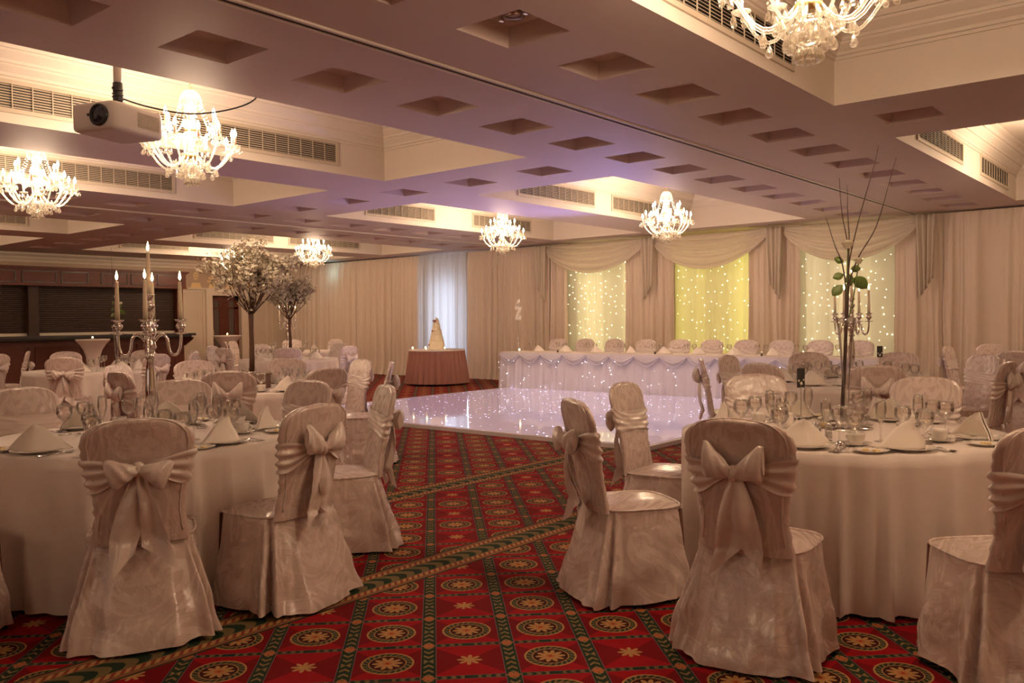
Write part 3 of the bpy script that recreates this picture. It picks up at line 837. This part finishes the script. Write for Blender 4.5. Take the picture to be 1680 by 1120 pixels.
            obj('sash_tail', MB().grid(tl, 12, 26), 'silk', bw)
        for sx, sy in ((-1, 1), (1, 1), (-1, -1), (1, -1)):
            obj('leg', MB().tube([(sx*.18, sy*.18, .44), (sx*.19, sy*.2, .0)], .011, 6), 'mahogany', t)
        return t
    return mk
chairs = [Proto(make_chair(1, .42)), Proto(make_chair(2, -.18)), Proto(make_chair(3, .10)), Proto(make_chair(4, .25))]
TABS = {
 'L': ((-4.70, 2.40), 'the big candelabra table', [(-3.54, 1.77, 1), (-3.41, 2.59, 0), (-4.08, 3.63, 2), (-4.84, 3.62, 3), (-5.72, 3.17, 0), (-5.93, 2.22, 1), (-4.36, .98, 2)]),
 'R': ((-1.62, 4.73), 'the tall rose vase table', [(-1.48, 3.15, 0), (-2.50, 3.50, 2), (-2.89, 4.57, 1), (-2.52, 5.66, 3), (-1.49, 5.92, 2), (-.48, 3.60, 1)]),
 'T3': ((-7.30, 4.75), 'the basket tree table', [(-6.43, 4.0, 0), (-6.04, 4.72, 1), (-6.38, 5.75, 2), (-7.08, 5.98, 3), (-8.08, 5.76, 2), (-8.62, 4.95, 1), (-8.50, 4.06, 0), (-7.29, 3.50, 3)]),
 'T5': ((-12.3, 5.5), 'the slim vase table', [(-11.25, 4.69, 1), (-13.55, 5.68, 0), (-11.03, 5.80, 2), (-12.95, 6.60, 3), (-11.99, 6.86, 0), (-11.32, 6.50, 1)]),
 'T4': ((-12.7, 9.1), 'the smaller blossom tree table', [(-12.58, 7.75, 0), (-11.55, 8.25, 1), (-11.40, 9.38, 2), (-12.93, 10.42, 3), (-14.0, 8.4, 2), (-14.02, 9.4, 1)]),
 'T12': ((-16.1, 11.7), 'the farthest candlelit table', [(-17.3, 10.9, 0), (-16.85, 10.45, 1), (-17.17, 12.4, 2), (-16.3, 13.0, 3)]),
 'T7': ((-2.75, 8.40), 'the smaller candelabra table', [(-3.98, 7.71, 0), (-4.06, 8.44, 1), (-3.11, 7.10, 2), (-2.17, 7.15, 0), (-3.60, 9.48, 3), (-2.73, 9.75, 1), (-1.87, 9.55, 2), (-1.45, 8.27, 0)]),
 'T8': ((-1.50, 11.9), 'the table by the tan curtain', [(-2.74, 11.96, 2), (-2.44, 12.95, 1), (-1.75, 10.6, 0)]),
 'T11': ((-15.1, 4.3), 'the table beside the bar counter', [(-14.53, 5.50, 1), (-13.60, 4.73, 2)]),
}
def make_table():
    t = thing('banquet_table', '', 'table')
    R = random.Random(8); ph = [R.uniform(0, 6.28) for _ in range(5)]
    def fn(u, v):
        th = 2*PI*u
        if v < .3: r = .845*v/.3; return (r*cos(th), r*sin(th), .75)
        w = (v-.3)/.7
        k = sin(9.5*(th+.0)+ph[0]+1.6*sin(3*th))*1. if False else sin(10*th+ph[0]+1.6*sin(3*th)); f = (math.exp(-(k/.30)**2)*.098*(.7+.3*sin(5*th+1))+.016*sin(29*th+ph[1]+sin(4*th))+.006*sin(47*th+ph[2])-.012)
        r = .850+.004*min(1, w*8)+w**.8*(f+.012*sin(5*th+ph[3]))-.012*w
        return (r*cos(th), r*sin(th), .75-.005*min(1, w*10)-.725*w)
    obj('tablecloth', MB().grid(fn, 220, 21, cu=True), 'linen', t)
    obj('tabletop', MB().lathe([(0, .72), (.83, .72), (.83, .742), (0, .742)], 40), 'mahogany', t)
    obj('pedestal', MB().tube([(0, 0, 0), (0, 0, .72)], .05, 10), 'steel', t)
    return t
tabp = Proto(make_table)
def face(px, py, cx, cy): return math.atan2(cy-py, cx-px)-PI/2
for key, (c, desc, seats) in TABS.items():
    tabp.put((c[0], c[1], 0), hsh(c[0])*6, 'round white-clothed banquet table: '+desc, 'round banquet tables')
    for px, py, var in seats:
        rz = face(px, py, *c); dx, dy = c[0]-px, c[1]-py; d = math.hypot(dx, dy)
        ox, oy = px+dx/d*.29, py+dy/d*.29
        o = chairs[var].put((ox, oy, 0), rz, 'satin covered chair, %s of %s' % (rel_word(-dx, -dy), desc), 'satin covered chairs')
HC = [-10.70, -10.02, -9.31, -8.60, -7.88, -7.22, -6.56, -5.91, -5.25, -4.60]
ORD = ['leftmost', 'second from left', 'third from left', 'fourth from left', 'fifth from left', 'sixth from left', 'fourth from right', 'third from right', 'second from right', 'rightmost']
for n, x in enumerate(HC):
    chairs[n % 4].put((x, 14.35-.30, 0), PI, 'white covered chair behind the head table, %s in the row' % ORD[n], 'chairs behind the head table')
# ------------------------------------------------------------------ tableware
def make_napkin(seed):
    def mk():
        t = thing('napkin', '', 'napkin'); R = random.Random(seed); lean = R.uniform(-.012, .012); H_ = .124+R.uniform(-.01, .01)
        def sheet(off):
            def fn(u, v):
                w = (1-v)**.80; s = u*2-1
                x = s*.152*w+lean*v+off*.25; y = (-.055+.10*abs(s)**1.6)*w+off; z = H_*v*(1-.02*abs(s))+.003
                y += .010*sin(PI*v)*(1-abs(s))-.004*sin(v*7)
                return (x, y, z)
            return fn
        b = MB().grid(sheet(0), 25, 12)
        o = obj('front_fold', b, 'napkin linen', t, solid=.003)
        obj('back_fold', MB().grid(sheet(.012), 25, 12), 'napkin linen', t, solid=.003)
        return t
    return mk
napk = [Proto(make_napkin(1)), Proto(make_napkin(2))]
def simple(name, cat, parts):
    def mk():
        t = thing(name, '', cat)
        for nm, fn, m in parts: obj(nm, fn(), m, t)
        return t
    return Proto(mk)
def single(name, cat, fn, m, solid=0.):
    def mk():
        o = obj(name, fn(), m, None, solid); tag(o, '', cat); return o
    return Proto(mk)
plate = single('dinner_plate', 'plate', lambda: MB().lathe([(0, .006), (.07, .006), (.085, .010), (.118, .017), (.120, .019), (.118, .0195), (.084, .013), (.07, .0), (0, 0)], 32), 'china')
splate = simple('side_plate', 'plate', [('dish', lambda: MB().lathe([(0, .005), (.05, .005), (.062, .009), (.082, .014), (.083, .016), (.06, .012), (.05, 0), (0, 0)], 28), 'china'), ('butter_pat', lambda: MB().lathe([(0, .006), (.014, .006), (.013, .02), (0, .021)], 10, -.02, .01).box(.0, .028, -.03, -.01, .006, .014), 'butter')])
saucer = single('saucer', 'saucer', lambda: MB().lathe([(0, .004), (.03, .004), (.045, .008), (.072, .016), (.073, .018), (.045, .012), (.03, 0), (0, 0)], 28), 'china')
def cupm():
    return MB().lathe([(0, .003), (.022, .003), (.026, .0), (.036, .02), (.041, .05), (.0415, .062), (.0395, .062), (.037, .04), (.026, .01), (0, .008)], 24)
cup = simple('coffee_cup', 'cup', [('bowl', cupm, 'china'), ('handle', lambda: MB().tube([(.036+.026*sin(PI*k/8), 0, .016+.038*k/8) for k in range(9)], .0045, 6), 'china')])
def wine(h=.185, r=.040, bh=.085, foot=.036):
    s = h-bh
    return MB().lathe([(0, .001), (foot, .001), (foot, .003), (.012, .006), (.0045, .014), (.004, s-.008), (.010, s), (r*.72, s+bh*.18), (r, s+bh*.48), (r*.95, s+bh*.8), (r*.84, h), (r*.82, h), (r*.93, s+bh*.78), (r*.97, s+bh*.48), (r*.68, s+bh*.2), (0, s+.006)], 18)
wineg = single('wine_glass', 'glass', wine, 'glass')
waterg = single('water_goblet', 'glass', lambda: wine(.172, .045, .094, .037), 'glass')
flute = single('champagne_flute', 'glass', lambda: wine(.215, .027, .125, .031), 'glass')
def fork_m():
    b = MB().tube([(0, -.095, .004), (0, -.03, .007), (0, .04, .004)], [.0042, .003, .0022], 6)
    b.box(-.010, .010, .038, .058, .003, .005)
    for k in range(4): b.box(-.010+k*.0058, -.0074+k*.0058, .056, .095, .003, .005)
    return b
def knife_m():
    b = MB().tube([(0, -.11, .004), (0, -.02, .005)], [.0055, .0045], 6)
    return b.add([(-.004, -.02, .003), (.006, -.02, .003), (.0085, .06, .003), (.002, .10, .003), (-.004, .09, .003)]+[(-.004, -.02, .0045), (.006, -.02, .0045), (.0085, .06, .0045), (.002, .10, .0045), (-.004, .09, .0045)], [(4, 3, 2, 1, 0), (5, 6, 7, 8, 9)]+[(i, (i+1) % 5, 5+(i+1) % 5, 5+i) for i in range(5)], False)
def spoon_m():
    b = MB().tube([(0, -.09, .004), (0, -.03, .007), (0, .045, .004)], [.0042, .003, .0025], 6)
    return b.grid(lambda u, v: (.0155*v*cos(2*PI*u), .068+.024*v*sin(2*PI*u), .002+.006*v*v), 18, 5, cu=True)
fork = single('fork', 'fork', fork_m, 'steel'); knife = single('knife', 'knife', knife_m, 'steel'); spoon = single('spoon', 'spoon', spoon_m, 'steel')
TZ = .7505
def setting(c, desc, px, py, lvl, k):
    dx, dy = px-c[0], py-c[1]; d = math.hypot(dx, dy); ox, oy = dx/d, dy/d           # outward
    rx, ry = -oy, ox                                                              # seated person's left... used as local x
    rz = math.atan2(oy, ox)+PI/2                                                  # local -y faces out
    w = rel_word(dx, dy)
    def at(r, s): return (c[0]+ox*r-rx*s, c[1]+oy*r-ry*s)
    def P(pr, nm, r, s, dz=0, rr=0, grp=None):
        x, y = at(r, s); pr.put((x, y, TZ+dz), rz+rr, '%s, %s of %s' % (nm, w, desc), grp)
    j = (hsh(px*3.1+py)-.5)
    if lvl >= 2:
        P(plate, 'white plate under the napkin', .665, 0, grp='dinner plates')
        P(napk[k % 2], 'folded cream napkin pyramid', .665, 0, .0085, j*.7+(0 if k % 3 else .5), 'folded napkins')
    else: P(napk[k % 2], 'small folded cream napkin', .64, 0, 0, j*.8, 'folded napkins')
    P(wineg, 'stemmed wine glass', .44, -.10, 0, 0, 'wine glasses'); P(waterg, 'round-bowled water goblet', .49, -.185, 0, 0, 'water goblets')
    if lvl >= 2:
        P(saucer, 'white saucer under a cup', .50, .17, 0, 0, 'saucers'); P(cup, 'white coffee cup', .50, .17, .0045, j*5, 'coffee cups')
    if lvl >= 3:
        P(splate, 'side plate with butter', .70, .205, 0, j, 'side plates')
        P(fork, 'dinner fork', .66, .125, 0, PI, 'forks'); P(knife, 'dinner knife', .67, -.135, 0, PI, 'knives'); P(spoon, 'dessert spoon', .68, -.165, 0, PI, 'spoons')
        P(flute, 'tall champagne flute', .38, -.02, 0, 0, 'champagne flutes')
for key, (c, desc, seats) in TABS.items():
    lvl = {'L': 3, 'R': 3, 'T3': 2, 'T7': 2}.get(key, 1)
    ss = list(seats)
    if key == 'R': ss += [(-.35, 4.9, 0)]
    if key == 'T12': ss = ss[:4]
    if key == 'T11': ss = []
    for k, (px, py, _) in enumerate(ss): setting(c, desc, px, py, lvl, k)
# salt, pepper, milk jugs, cards on the two front tables
pepper = simple('pepper_shaker', 'pepper shaker', [('jar', lambda: MB().lathe([(0, 0), (.018, 0), (.019, .05), (.015, .062)], 12), 'glass'), ('pepper_fill', lambda: MB().lathe([(0, .002), (.0165, .002), (.017, .038), (0, .038)], 12), 'pepper'), ('cap', lambda: MB().lathe([(.016, .06), (.016, .072), (.008, .08), (0, .081)], 12), 'steel')])
salt = simple('salt_shaker', 'salt shaker', [('jar', lambda: MB().lathe([(0, 0), (.018, 0), (.019, .05), (.015, .062)], 12), 'glass'), ('salt_fill', lambda: MB().lathe([(0, .002), (.0165, .002), (.017, .03), (0, .03)], 12), 'china'), ('cap', lambda: MB().lathe([(.016, .06), (.016, .072), (.008, .08), (0, .081)], 12), 'steel')])
jug = simple('milk_jug', 'jug', [('body', lambda: MB().lathe([(0, 0), (.03, 0), (.036, .03), (.030, .06), (.026, .075), (.030, .085), (.028, .085), (.024, .074), (.028, .05), (0, .01)], 20), 'china'), ('handle', lambda: MB().tube([(.03+.028*sin(PI*k/8), 0, .02+.05*k/8) for k in range(9)], .005, 6), 'china')])
def card_m():
    t = thing('table_card', '', 'table card')
    obj('card_holder', MB().lathe([(0, 0), (.028, 0), (.028, .012), (.006, .018), (.003, .03), (.003, .24)], 14), 'steel', t)
    MT['card print'] = plain('card print', (.025, .02, .02), .4)[0]
    c_ = obj('card', MB().box(-.026, .026, -.002, .002, .225, .335), 'card print', t)
    b = MB(); R = random.Random(2)
    for k in range(7): b.ball((R.uniform(-.018, .018), -.003, .235+R.uniform(0, .035)), R.uniform(.005, .008), 8)
    b.box(-.003, .003, -.0035, -.002, .29, .32)
    obj('card_flower_print', b.xf(Matrix.Diagonal((1, .4, 1, 1))), 'blossom', c_)
    return t
card = Proto(card_m)
for c, desc, a0 in ((TABS['L'][0], 'the big candelabra table', 5.2), (TABS['R'][0], 'the tall rose vase table', 4.6), (TABS['T7'][0], 'the smaller candelabra table', 5.0), (TABS['T3'][0], 'the basket tree table', 4.9)):
    def q(r, a): return (c[0]+r*cos(a+a0), c[1]+r*sin(a+a0), TZ)
    pepper.put(q(.27, .0), 0, 'glass pepper shaker near the middle of '+desc, 'pepper shakers'); salt.put(q(.27, .22), 0, 'glass salt shaker near the middle of '+desc, 'salt shakers')
    jug.put(q(.30, -1.5), 1., 'small white milk jug near the middle of '+desc, 'milk jugs')
card.put((-1.88, 4.83, TZ), CAMYAW+.35, 'dark photo table card on a thin stand, front right table', 'table cards')
card.put((-2.62, 8.75, TZ), CAMYAW-.6, 'dark table card on a stand, middle right candle table', 'table cards')
def tri_m():
    t = thing('mirror_ball_holder', '', 'candle holder')
    obj('mirror_ball', MB().ball((0, 0, .035), .022, 16), 'mirror', t)
    for k in range(3):
        a = 2*PI*k/3; obj('glass_foot', MB().lathe([(.012, 0), (.008, .006), (.004, .018), (.012, .026)], 10, .032*cos(a), .032*sin(a)), 'glass', t)
    return t
tri = Proto(tri_m)
tri.put((-1.38, 4.02, TZ), 0, 'small mirror ball on three glass feet, near rim of front right table')
mir = tag(obj('mirror_plate', MB().lathe([(0, 0), (.15, 0), (.15, .006), (0, .006)], 32), 'mirror'), 'round mirror under the tall vase on the tall rose vase table', 'mirror plate'); mir.location = (-1.66, 4.90, TZ)
jar = simple('candle_jar', 'candle', [('glass_jar', lambda: MB().lathe([(0, 0), (.028, 0), (.03, .05), (.028, .055)], 16), 'glass'), ('amber_wax', lambda: MB().lathe([(0, .003), (.025, .003), (.026, .032), (0, .032)], 16), 'butter')])
for (x, y, w) in ((-1.58, 4.83, 'right of'), (-1.73, 4.80, 'left of')): jar.put((x, y, TZ+.0065), 0, 'small amber candle jar on the mirror, %s the tall vase' % w, 'candle jars by the tall vase')

# ------------------------------------------------------------------ head table places
R = random.Random(9)
for n, x in enumerate(HC):
    o_ = ORD[n]; xx = x-.02
    napk[n % 2].put((xx+.24, 13.36+R.uniform(-.03, .03), .7525), R.uniform(-.5, .5), 'folded cream napkin on the head table by the %s chair' % o_, 'head table napkins')
    wineg.put((xx-.06, 13.52, .7525), 0, 'wine glass on the head table before the %s chair' % o_, 'head table wine glasses')
    waterg.put((xx+.06, 13.58, .7525), 0, 'water goblet on the head table before the %s chair' % o_, 'head table goblets')
    if n % 3 == 1: pepper.put((xx+.13, 13.25, .7525), 0, 'pepper shaker on the head table by the %s chair' % o_, 'head table pepper shakers')

# ------------------------------------------------------------------ candelabra
def make_candelabra():
    t = thing('candelabra', '', 'candelabra'); S = 'silver'
    obj('base', MB().lathe([(0, 0), (.075, 0), (.078, .010), (.06, .022), (.035, .035), (.02, .06), (.028, .075), (.016, .09)], 32), S, t)
    obj('column', MB().lathe([(.016, .085), (.024, .10), (.015, .12), (.013, .16), (.026, .19), (.030, .26), (.026, .36), (.017, .43), (.030, .445), (.018, .46), (.024, .48), (.036, .50), (.030, .53), (.020, .55), (.034, .57), (.038, .60), (.022, .62), (.016, .66), (.024, .68), (.014, .70), (.030, .73), (.034, .735), (.014, .75), (.018, .77), (.026, .79), (.034, .80), (.018, .80)], 24), S, t)
    def holder(p, zc, lc, nm, par):
        b = MB().lathe([(.0, 0), (.010, .0), (.040, .006), (.042, .010), (.014, .008), (.011, .025), (.024, .038), (.028, .05), (.018, .062), (.016, .07), (.032, .078), (.035, .086), (.014, .084)], 20, p[0], p[1], zc)
        h = obj(nm, b, S, par)
        return h
    def candle(p, z0, ln, par):
        c_ = obj('taper_candle', MB().lathe([(0, 0), (.0135, 0), (.0125, ln*.3), (.009, ln), (0, ln+.002)], 14, p[0], p[1], z0), 'candle wax', par)
        obj('flame', MB().lathe([(0, ln+.008), (.0065, ln+.018), (.0080, ln+.028), (.0045, ln+.045), (.0004, ln+.062)], 10, p[0], p[1], z0), 'flame', c_)
    for k in range(4):
        a = k*PI/2+.28; ca, sa = cos(a), sin(a)
        pr_ = [(.025, .535), (.05, .565), (.075, .570), (.092, .545), (.098, .51), (.105, .475), (.125, .455), (.148, .465), (.160, .50), (.165, .545), (.165, .572)]
        m = obj('arm', MB().tube(bez([(r*ca, r*sa, z) for r, z in pr_], 3), .0085, 8), S, t)
        holder((.165*ca, .165*sa), .572, 0, 'candle_cup', m)
        candle((.165*ca, .165*sa), .655, .215, m)
    candle((0, 0), .80, .235, t)
    return t
cndl = Proto(make_candelabra)
cndl.put((-4.68, 2.42, TZ), CAMYAW, 'large silver candelabra with five lit tapers, nearest the camera', 'silver candelabras')
cndl.put((-2.78, 8.42, TZ), CAMYAW+.5, 'silver candelabra standing behind the tall rose stems, before the lit window', 'silver candelabras')
cndl.put((-16.15, 11.55, TZ), CAMYAW+.3, 'distant candelabra on the farthest table beside the smaller tree trunk', 'silver candelabras', 1.1)

# ------------------------------------------------------------------ blossom trees
def make_tree(seed, nb=24, rc=.40, hc=.74, zt=.62):
    def mk():
        t = thing('blossom_tree', '', 'tree'); R = random.Random(seed)
        obj('trunk', MB().tube([(0, 0, .05), (.006, 0, .3), (-.004, .003, .45), (0, 0, zt)], [.026, .024, .022, .026], 10), 'bark', t)
        bb = MB(); ends = []
        def grow(p, d, ln, r, lv):
            q = p; pts = [tuple(p)]
            for k in range(3):
                d = (d+Vector((R.uniform(-.22, .22), R.uniform(-.22, .22), R.uniform(-.05, .16)))).normalized(); q = q+d*ln/3; pts.append(tuple(q))
                if lv <= 2: ends.append((Vector(q), d, lv))
            bb.tube(pts, [r, r*.8, r*.65, r*.5], 5)
            if lv > 0:
                for k in range(3 if lv > 1 else 4):
                    dd = (d+Vector((R.uniform(-.9, .9), R.uniform(-.9, .9), R.uniform(-.35, .6)))).normalized()
                    grow(q, dd, ln*.62, r*.5, lv-1)
        for k in range(nb):
            a = 2*PI*k/nb*2.4+R.uniform(-.2, .2); e = .62+.9*((k*.618) % 1)
            grow(Vector((0, 0, zt-.03+R.uniform(0, .05))), Vector((cos(a)*cos(e), sin(a)*cos(e), sin(e))), .34*hc/.8*R.uniform(.7, 1.15)*(.72+.36*sin(e)), .009, 2)
        obj('branch', bb, 'bark', t)
        fl = MB(); bd = MB()
        zc = zt+hc*.46
        for p, d, lv in ends:
            for k in range(4 if lv < 2 else 2):
                c_ = p+Vector((R.gauss(0, .022), R.gauss(0, .022), R.gauss(0, .02)))
                q = Matrix.Translation(c_) @ Matrix.Rotation(R.uniform(0, 6.28), 4, 'Z') @ Matrix.Rotation(R.uniform(0, 2.8), 4, 'X')
                s = R.uniform(.013, .021)
                if R.random() < .70:
                    for m in range(5):
                        a = 2*PI*m/5; ca, sa = cos(a), sin(a)
                        vs = [q @ Vector(v) for v in ((0, 0, 0), (s*.8*cos(a-.5), s*.8*sin(a-.5), s*.30), (s*1.25*ca, s*1.25*sa, s*.45), (s*.8*cos(a+.5), s*.8*sin(a+.5), s*.30))]
                        fl.add(vs, [(0, 1, 2, 3)], False)
                else:
                    vs = [q @ Vector(v) for v in ((0, 0, 0), (s*.5, s*.6, .002), (0, s*1.8, .004), (-s*.5, s*.6, .002))]
                    bd.add(vs, [(0, 1, 2, 3)], False)
        o = obj('blossom', fl, 'blossom', t); o['kind'] = 'stuff'
        o = obj('leaf_bud', bd, 'blossom bud', t); o['kind'] = 'stuff'
        return t
    return mk
bask = Proto(lambda: (lambda t: (obj('woven_body', MB().box(-.15, .15, -.11, .11, 0, .13), 'wicker', t), obj('rim', MB().box(-.16, .16, -.12, .12, .125, .145), 'wicker', t), t)[2])(thing('wicker_basket', '', 'basket')))
bask.put((-7.27, 4.78, TZ), CAMYAW, 'brown wicker basket holding the big blossom tree')
t1 = Proto(make_tree(21)).put((-7.27, 4.78, TZ+.10), 0, 'large white blossom tree rising from the wicker basket')
t2 = Proto(make_tree(33)).put((-12.66, 9.1, TZ), 1., 'smaller blossom tree behind the large one, by the curtain', None, 1.13)
tray = tag(obj('mirror_tray', MB().lathe([(0, 0), (.20, 0), (.20, .02), (0, .02)], 28), 'counter top'), 'dark round base under the smaller blossom tree', 'tray'); tray.location = (-12.66, 9.1, TZ)

# ------------------------------------------------------------------ tall vase with stems
def leaf(b, c_, ang, tilt, s):
    q = Matrix.Translation(Vector(c_)) @ Matrix.Rotation(CAMYAW, 4, 'Z') @ Matrix.Rotation(ang, 4, 'Y') @ Matrix.Rotation(tilt, 4, 'Z')
    def fn(u, v):
        w = s*.42*sin(PI*min(1, u*.96+.04))**.8
        return tuple(q @ Vector(((v-.5)*2*w, .10*s*abs(v-.5)*2, u*s*1.15)))
    b.grid(fn, 9, 5)
def rose(b, c_, r):
    for k in range(3):
        rr = r*(.45+.28*k); n = 3+k*2
        for m in range(n):
            a0 = 2*PI*m/n+k
            b.grid(lambda u, v: (c_[0]+rr*(.5+.5*v)*cos(a0+(u-.5)*2.2)*(.8+.2*v), c_[1]+rr*(.5+.5*v)*sin(a0+(u-.5)*2.2)*(.8+.2*v), c_[2]-r*.4+v*r*(1.3-.22*k)-.12*r*(2*u-1)**2), 7, 5)
def cl(x, z): return (x*cos(CAMYAW), x*sin(CAMYAW), z)     # offset across the view
def make_vase(tw):
    def mk():
        t = thing('trumpet_vase', '', 'vase')
        obj('vase_glass', MB().lathe([(0, .0), (.055, .0), (.058, .012), (.045, .03), (.022, .075), (.018, .12), (.022, .25), (.032, .42), (.046, .56), (.060, .615), (.058, .615), (.044, .56), (.030, .42), (.019, .25), (.012, .12), (0, .1)], 28), 'glass', t)
        for pts in tw:
            obj('twig', MB().tube(bez([cl(x, z) for x, z in pts], 5), [.0062*(1-.75*k/(5*(len(pts)-1))) for k in range(5*(len(pts)-1)+1)], 6), 'twig', t)
        for x, z, r in ((.012, 1.02, .036), (.072, .93, .026)):
            b = MB(); rose(b, cl(x, z), r); st = obj('rose', b, 'rose petal', t)
            obj('rose_stem', MB().tube(bez([cl(-.01, .1), cl(0, .5), cl(x*.6, z-.2), cl(x, z-r*.5)], 5), .0035, 6), 'green leaf', st)
        for x, z, a, tl_, s in ((-.012, .86, -1.9, .3, .055), (-.022, .80, -2.4, .5, .07), (.03, .89, 1.6, .2, .05), (.05, .84, 2.3, .4, .085), (.02, .86, 3.0, 0, .06), (-.01, .93, -1.2, .2, .05)):
            b = MB(); leaf(b, cl(x, z), a, tl_, s); obj('leaf', b, 'green leaf', t)
        return t
    return mk
TW = [[(-.03, .03), (-.015, .3), (.005, .6), (.015, .85), (.03, .98), (.09, 1.22), (.165, 1.48), (.185, 1.58)],
      [(-.025, .03), (-.01, .3), (.01, .6), (.02, .8), (.07, .95), (.17, 1.12), (.24, 1.35), (.285, 1.51)],
      [(-.03, .03), (-.005, .4), (.01, .8), (.015, 1.0), (-.02, 1.2), (-.035, 1.40)],
      [(-.02, .03), (0, .4), (.01, .8), (.02, 1.05), (.012, 1.2), (.01, 1.36)],
      [(-.03, .03), (-.01, .4), (.0, .75), (-.02, .92), (-.06, 1.02), (-.11, 1.18)]]
Proto(make_vase(TW)).put((-1.66, 4.93, TZ+.0065), 0, 'tall trumpet vase with roses and long dark twigs, front right table')
TW2 = [[(-.02, .03), (0, .4), (-.03, .8), (-.08, 1.05), (-.13, 1.35)], [(-.02, .03), (.0, .5), (-.02, 1.0), (-.04, 1.4), (-.045, 1.72)]]
v2 = Proto(make_vase(TW2)).put((-12.0, 5.72, TZ), 0, 'slim glass vase with a white rose before the bar shutter')
# ------------------------------------------------------------------ lights
def lamp(kind, name, loc, col, e, **kw):
    l = bpy.data.lights.new(name, kind); l.color = col; l.energy = e
    for k, v in kw.items(): setattr(l, k, v)
    o = bpy.data.objects.new(name, l); C.objects.link(o); o.location = loc; return o
WARM = (1., .71, .47)
for n, (x, y, *_) in enumerate(CH+OFF): lamp('POINT', 'chandelier_light', (x, y, 2.54+.46), WARM, 76. if y > 0 else 40., shadow_soft_size=.2)
# window glow behind the sheers
for (a, c, w), col, e in zip(WN, ((1., .86, .45), (1., .88, .20), (1., .84, .50)), (5., 8., 5.6)):
    for k in range(5):
        o = lamp('AREA', 'window_wash', (a+(k+.5)*(c-a)/5+.06*sin(k*5+a), YW+.30, 1.5), col, e*(.03+.42*hsh(k*1.7+a)), shape='RECTANGLE', size=.08, size_y=2.8); o.rotation_euler = (-PI/2, 0, 0)
o = lamp('AREA', 'daylight_behind_curtain', (-14.8, YW+.36, 1.35), (.55, .70, 1.), 14., shape='RECTANGLE', size=.9, size_y=2.1); o.rotation_euler = (-PI/2, 0, 0)
o = lamp('AREA', 'added_front_fill', (-4.2, YN+.15, 1.55), (1., .82, .74), 8., shape='RECTANGLE', size=6., size_y=1.8); o.rotation_euler = (PI/2, 0, 0)  # soft fill added behind the camera; wall_front has no window
o = lamp('SPOT', 'added_violet_spot', (-7.8, 12.92, .14), (.42, .36, 1.), 330., spot_size=1.15, spot_blend=.8, shadow_soft_size=.08)  # unseen spot added to tint the ceiling violet; no fixture stands here
o.rotation_euler = (Vector((-7.7, 8.4, 3.3))-Vector((-7.8, 12.92, .14))).to_track_quat('-Z', 'Y').to_euler()
lamp('POINT', 'corner_uplight', (-18.9, YW-.35, 2.75), (.35, .85, .9), 1.2, shadow_soft_size=.1)
w = bpy.data.worlds.new('World'); sc.world = w; w.use_nodes = True
w.node_tree.nodes['Background'].inputs[0].default_value = (.9, .7, .6, 1); w.node_tree.nodes['Background'].inputs[1].default_value = .02

# ------------------------------------------------------------------ camera
cam = bpy.data.cameras.new('camera'); co = bpy.data.objects.new('camera', cam); C.objects.link(co); sc.camera = co
cam.sensor_width = 36; cam.lens = 36*1411.487/1680; cam.clip_start = .05
yaw, pit, rol = .695062528, -.0247356168, -.0118557278
right = Vector((cos(yaw), sin(yaw), 0)); fwd = Vector((-sin(yaw), cos(yaw), 0)); up = Vector((0, 0, 1))
fw = fwd*cos(pit)+up*sin(pit); u = -fwd*sin(pit)+up*cos(pit)
r2 = right*cos(rol)+u*sin(rol); u2 = -right*sin(rol)+u*cos(rol)
m = Matrix((r2, u2, -fw)).transposed().to_4x4(); m.translation = (0, 0, 1.38); co.matrix_world = m

vs = sc.view_settings; vs.view_transform = 'Standard'; vs.look = 'None'; vs.gamma = 1; vs.exposure = .76; vs.use_curve_mapping = False
cy = sc.cycles
cy.max_bounces = 7; cy.diffuse_bounces = 4; cy.glossy_bounces = 3; cy.transmission_bounces = 4; cy.transparent_max_bounces = 14
cy.caustics_reflective = False; cy.caustics_refractive = False; cy.sample_clamp_indirect = 2.5; cy.blur_glossy = .5
cy.use_denoising = True; cy.adaptive_threshold = .02
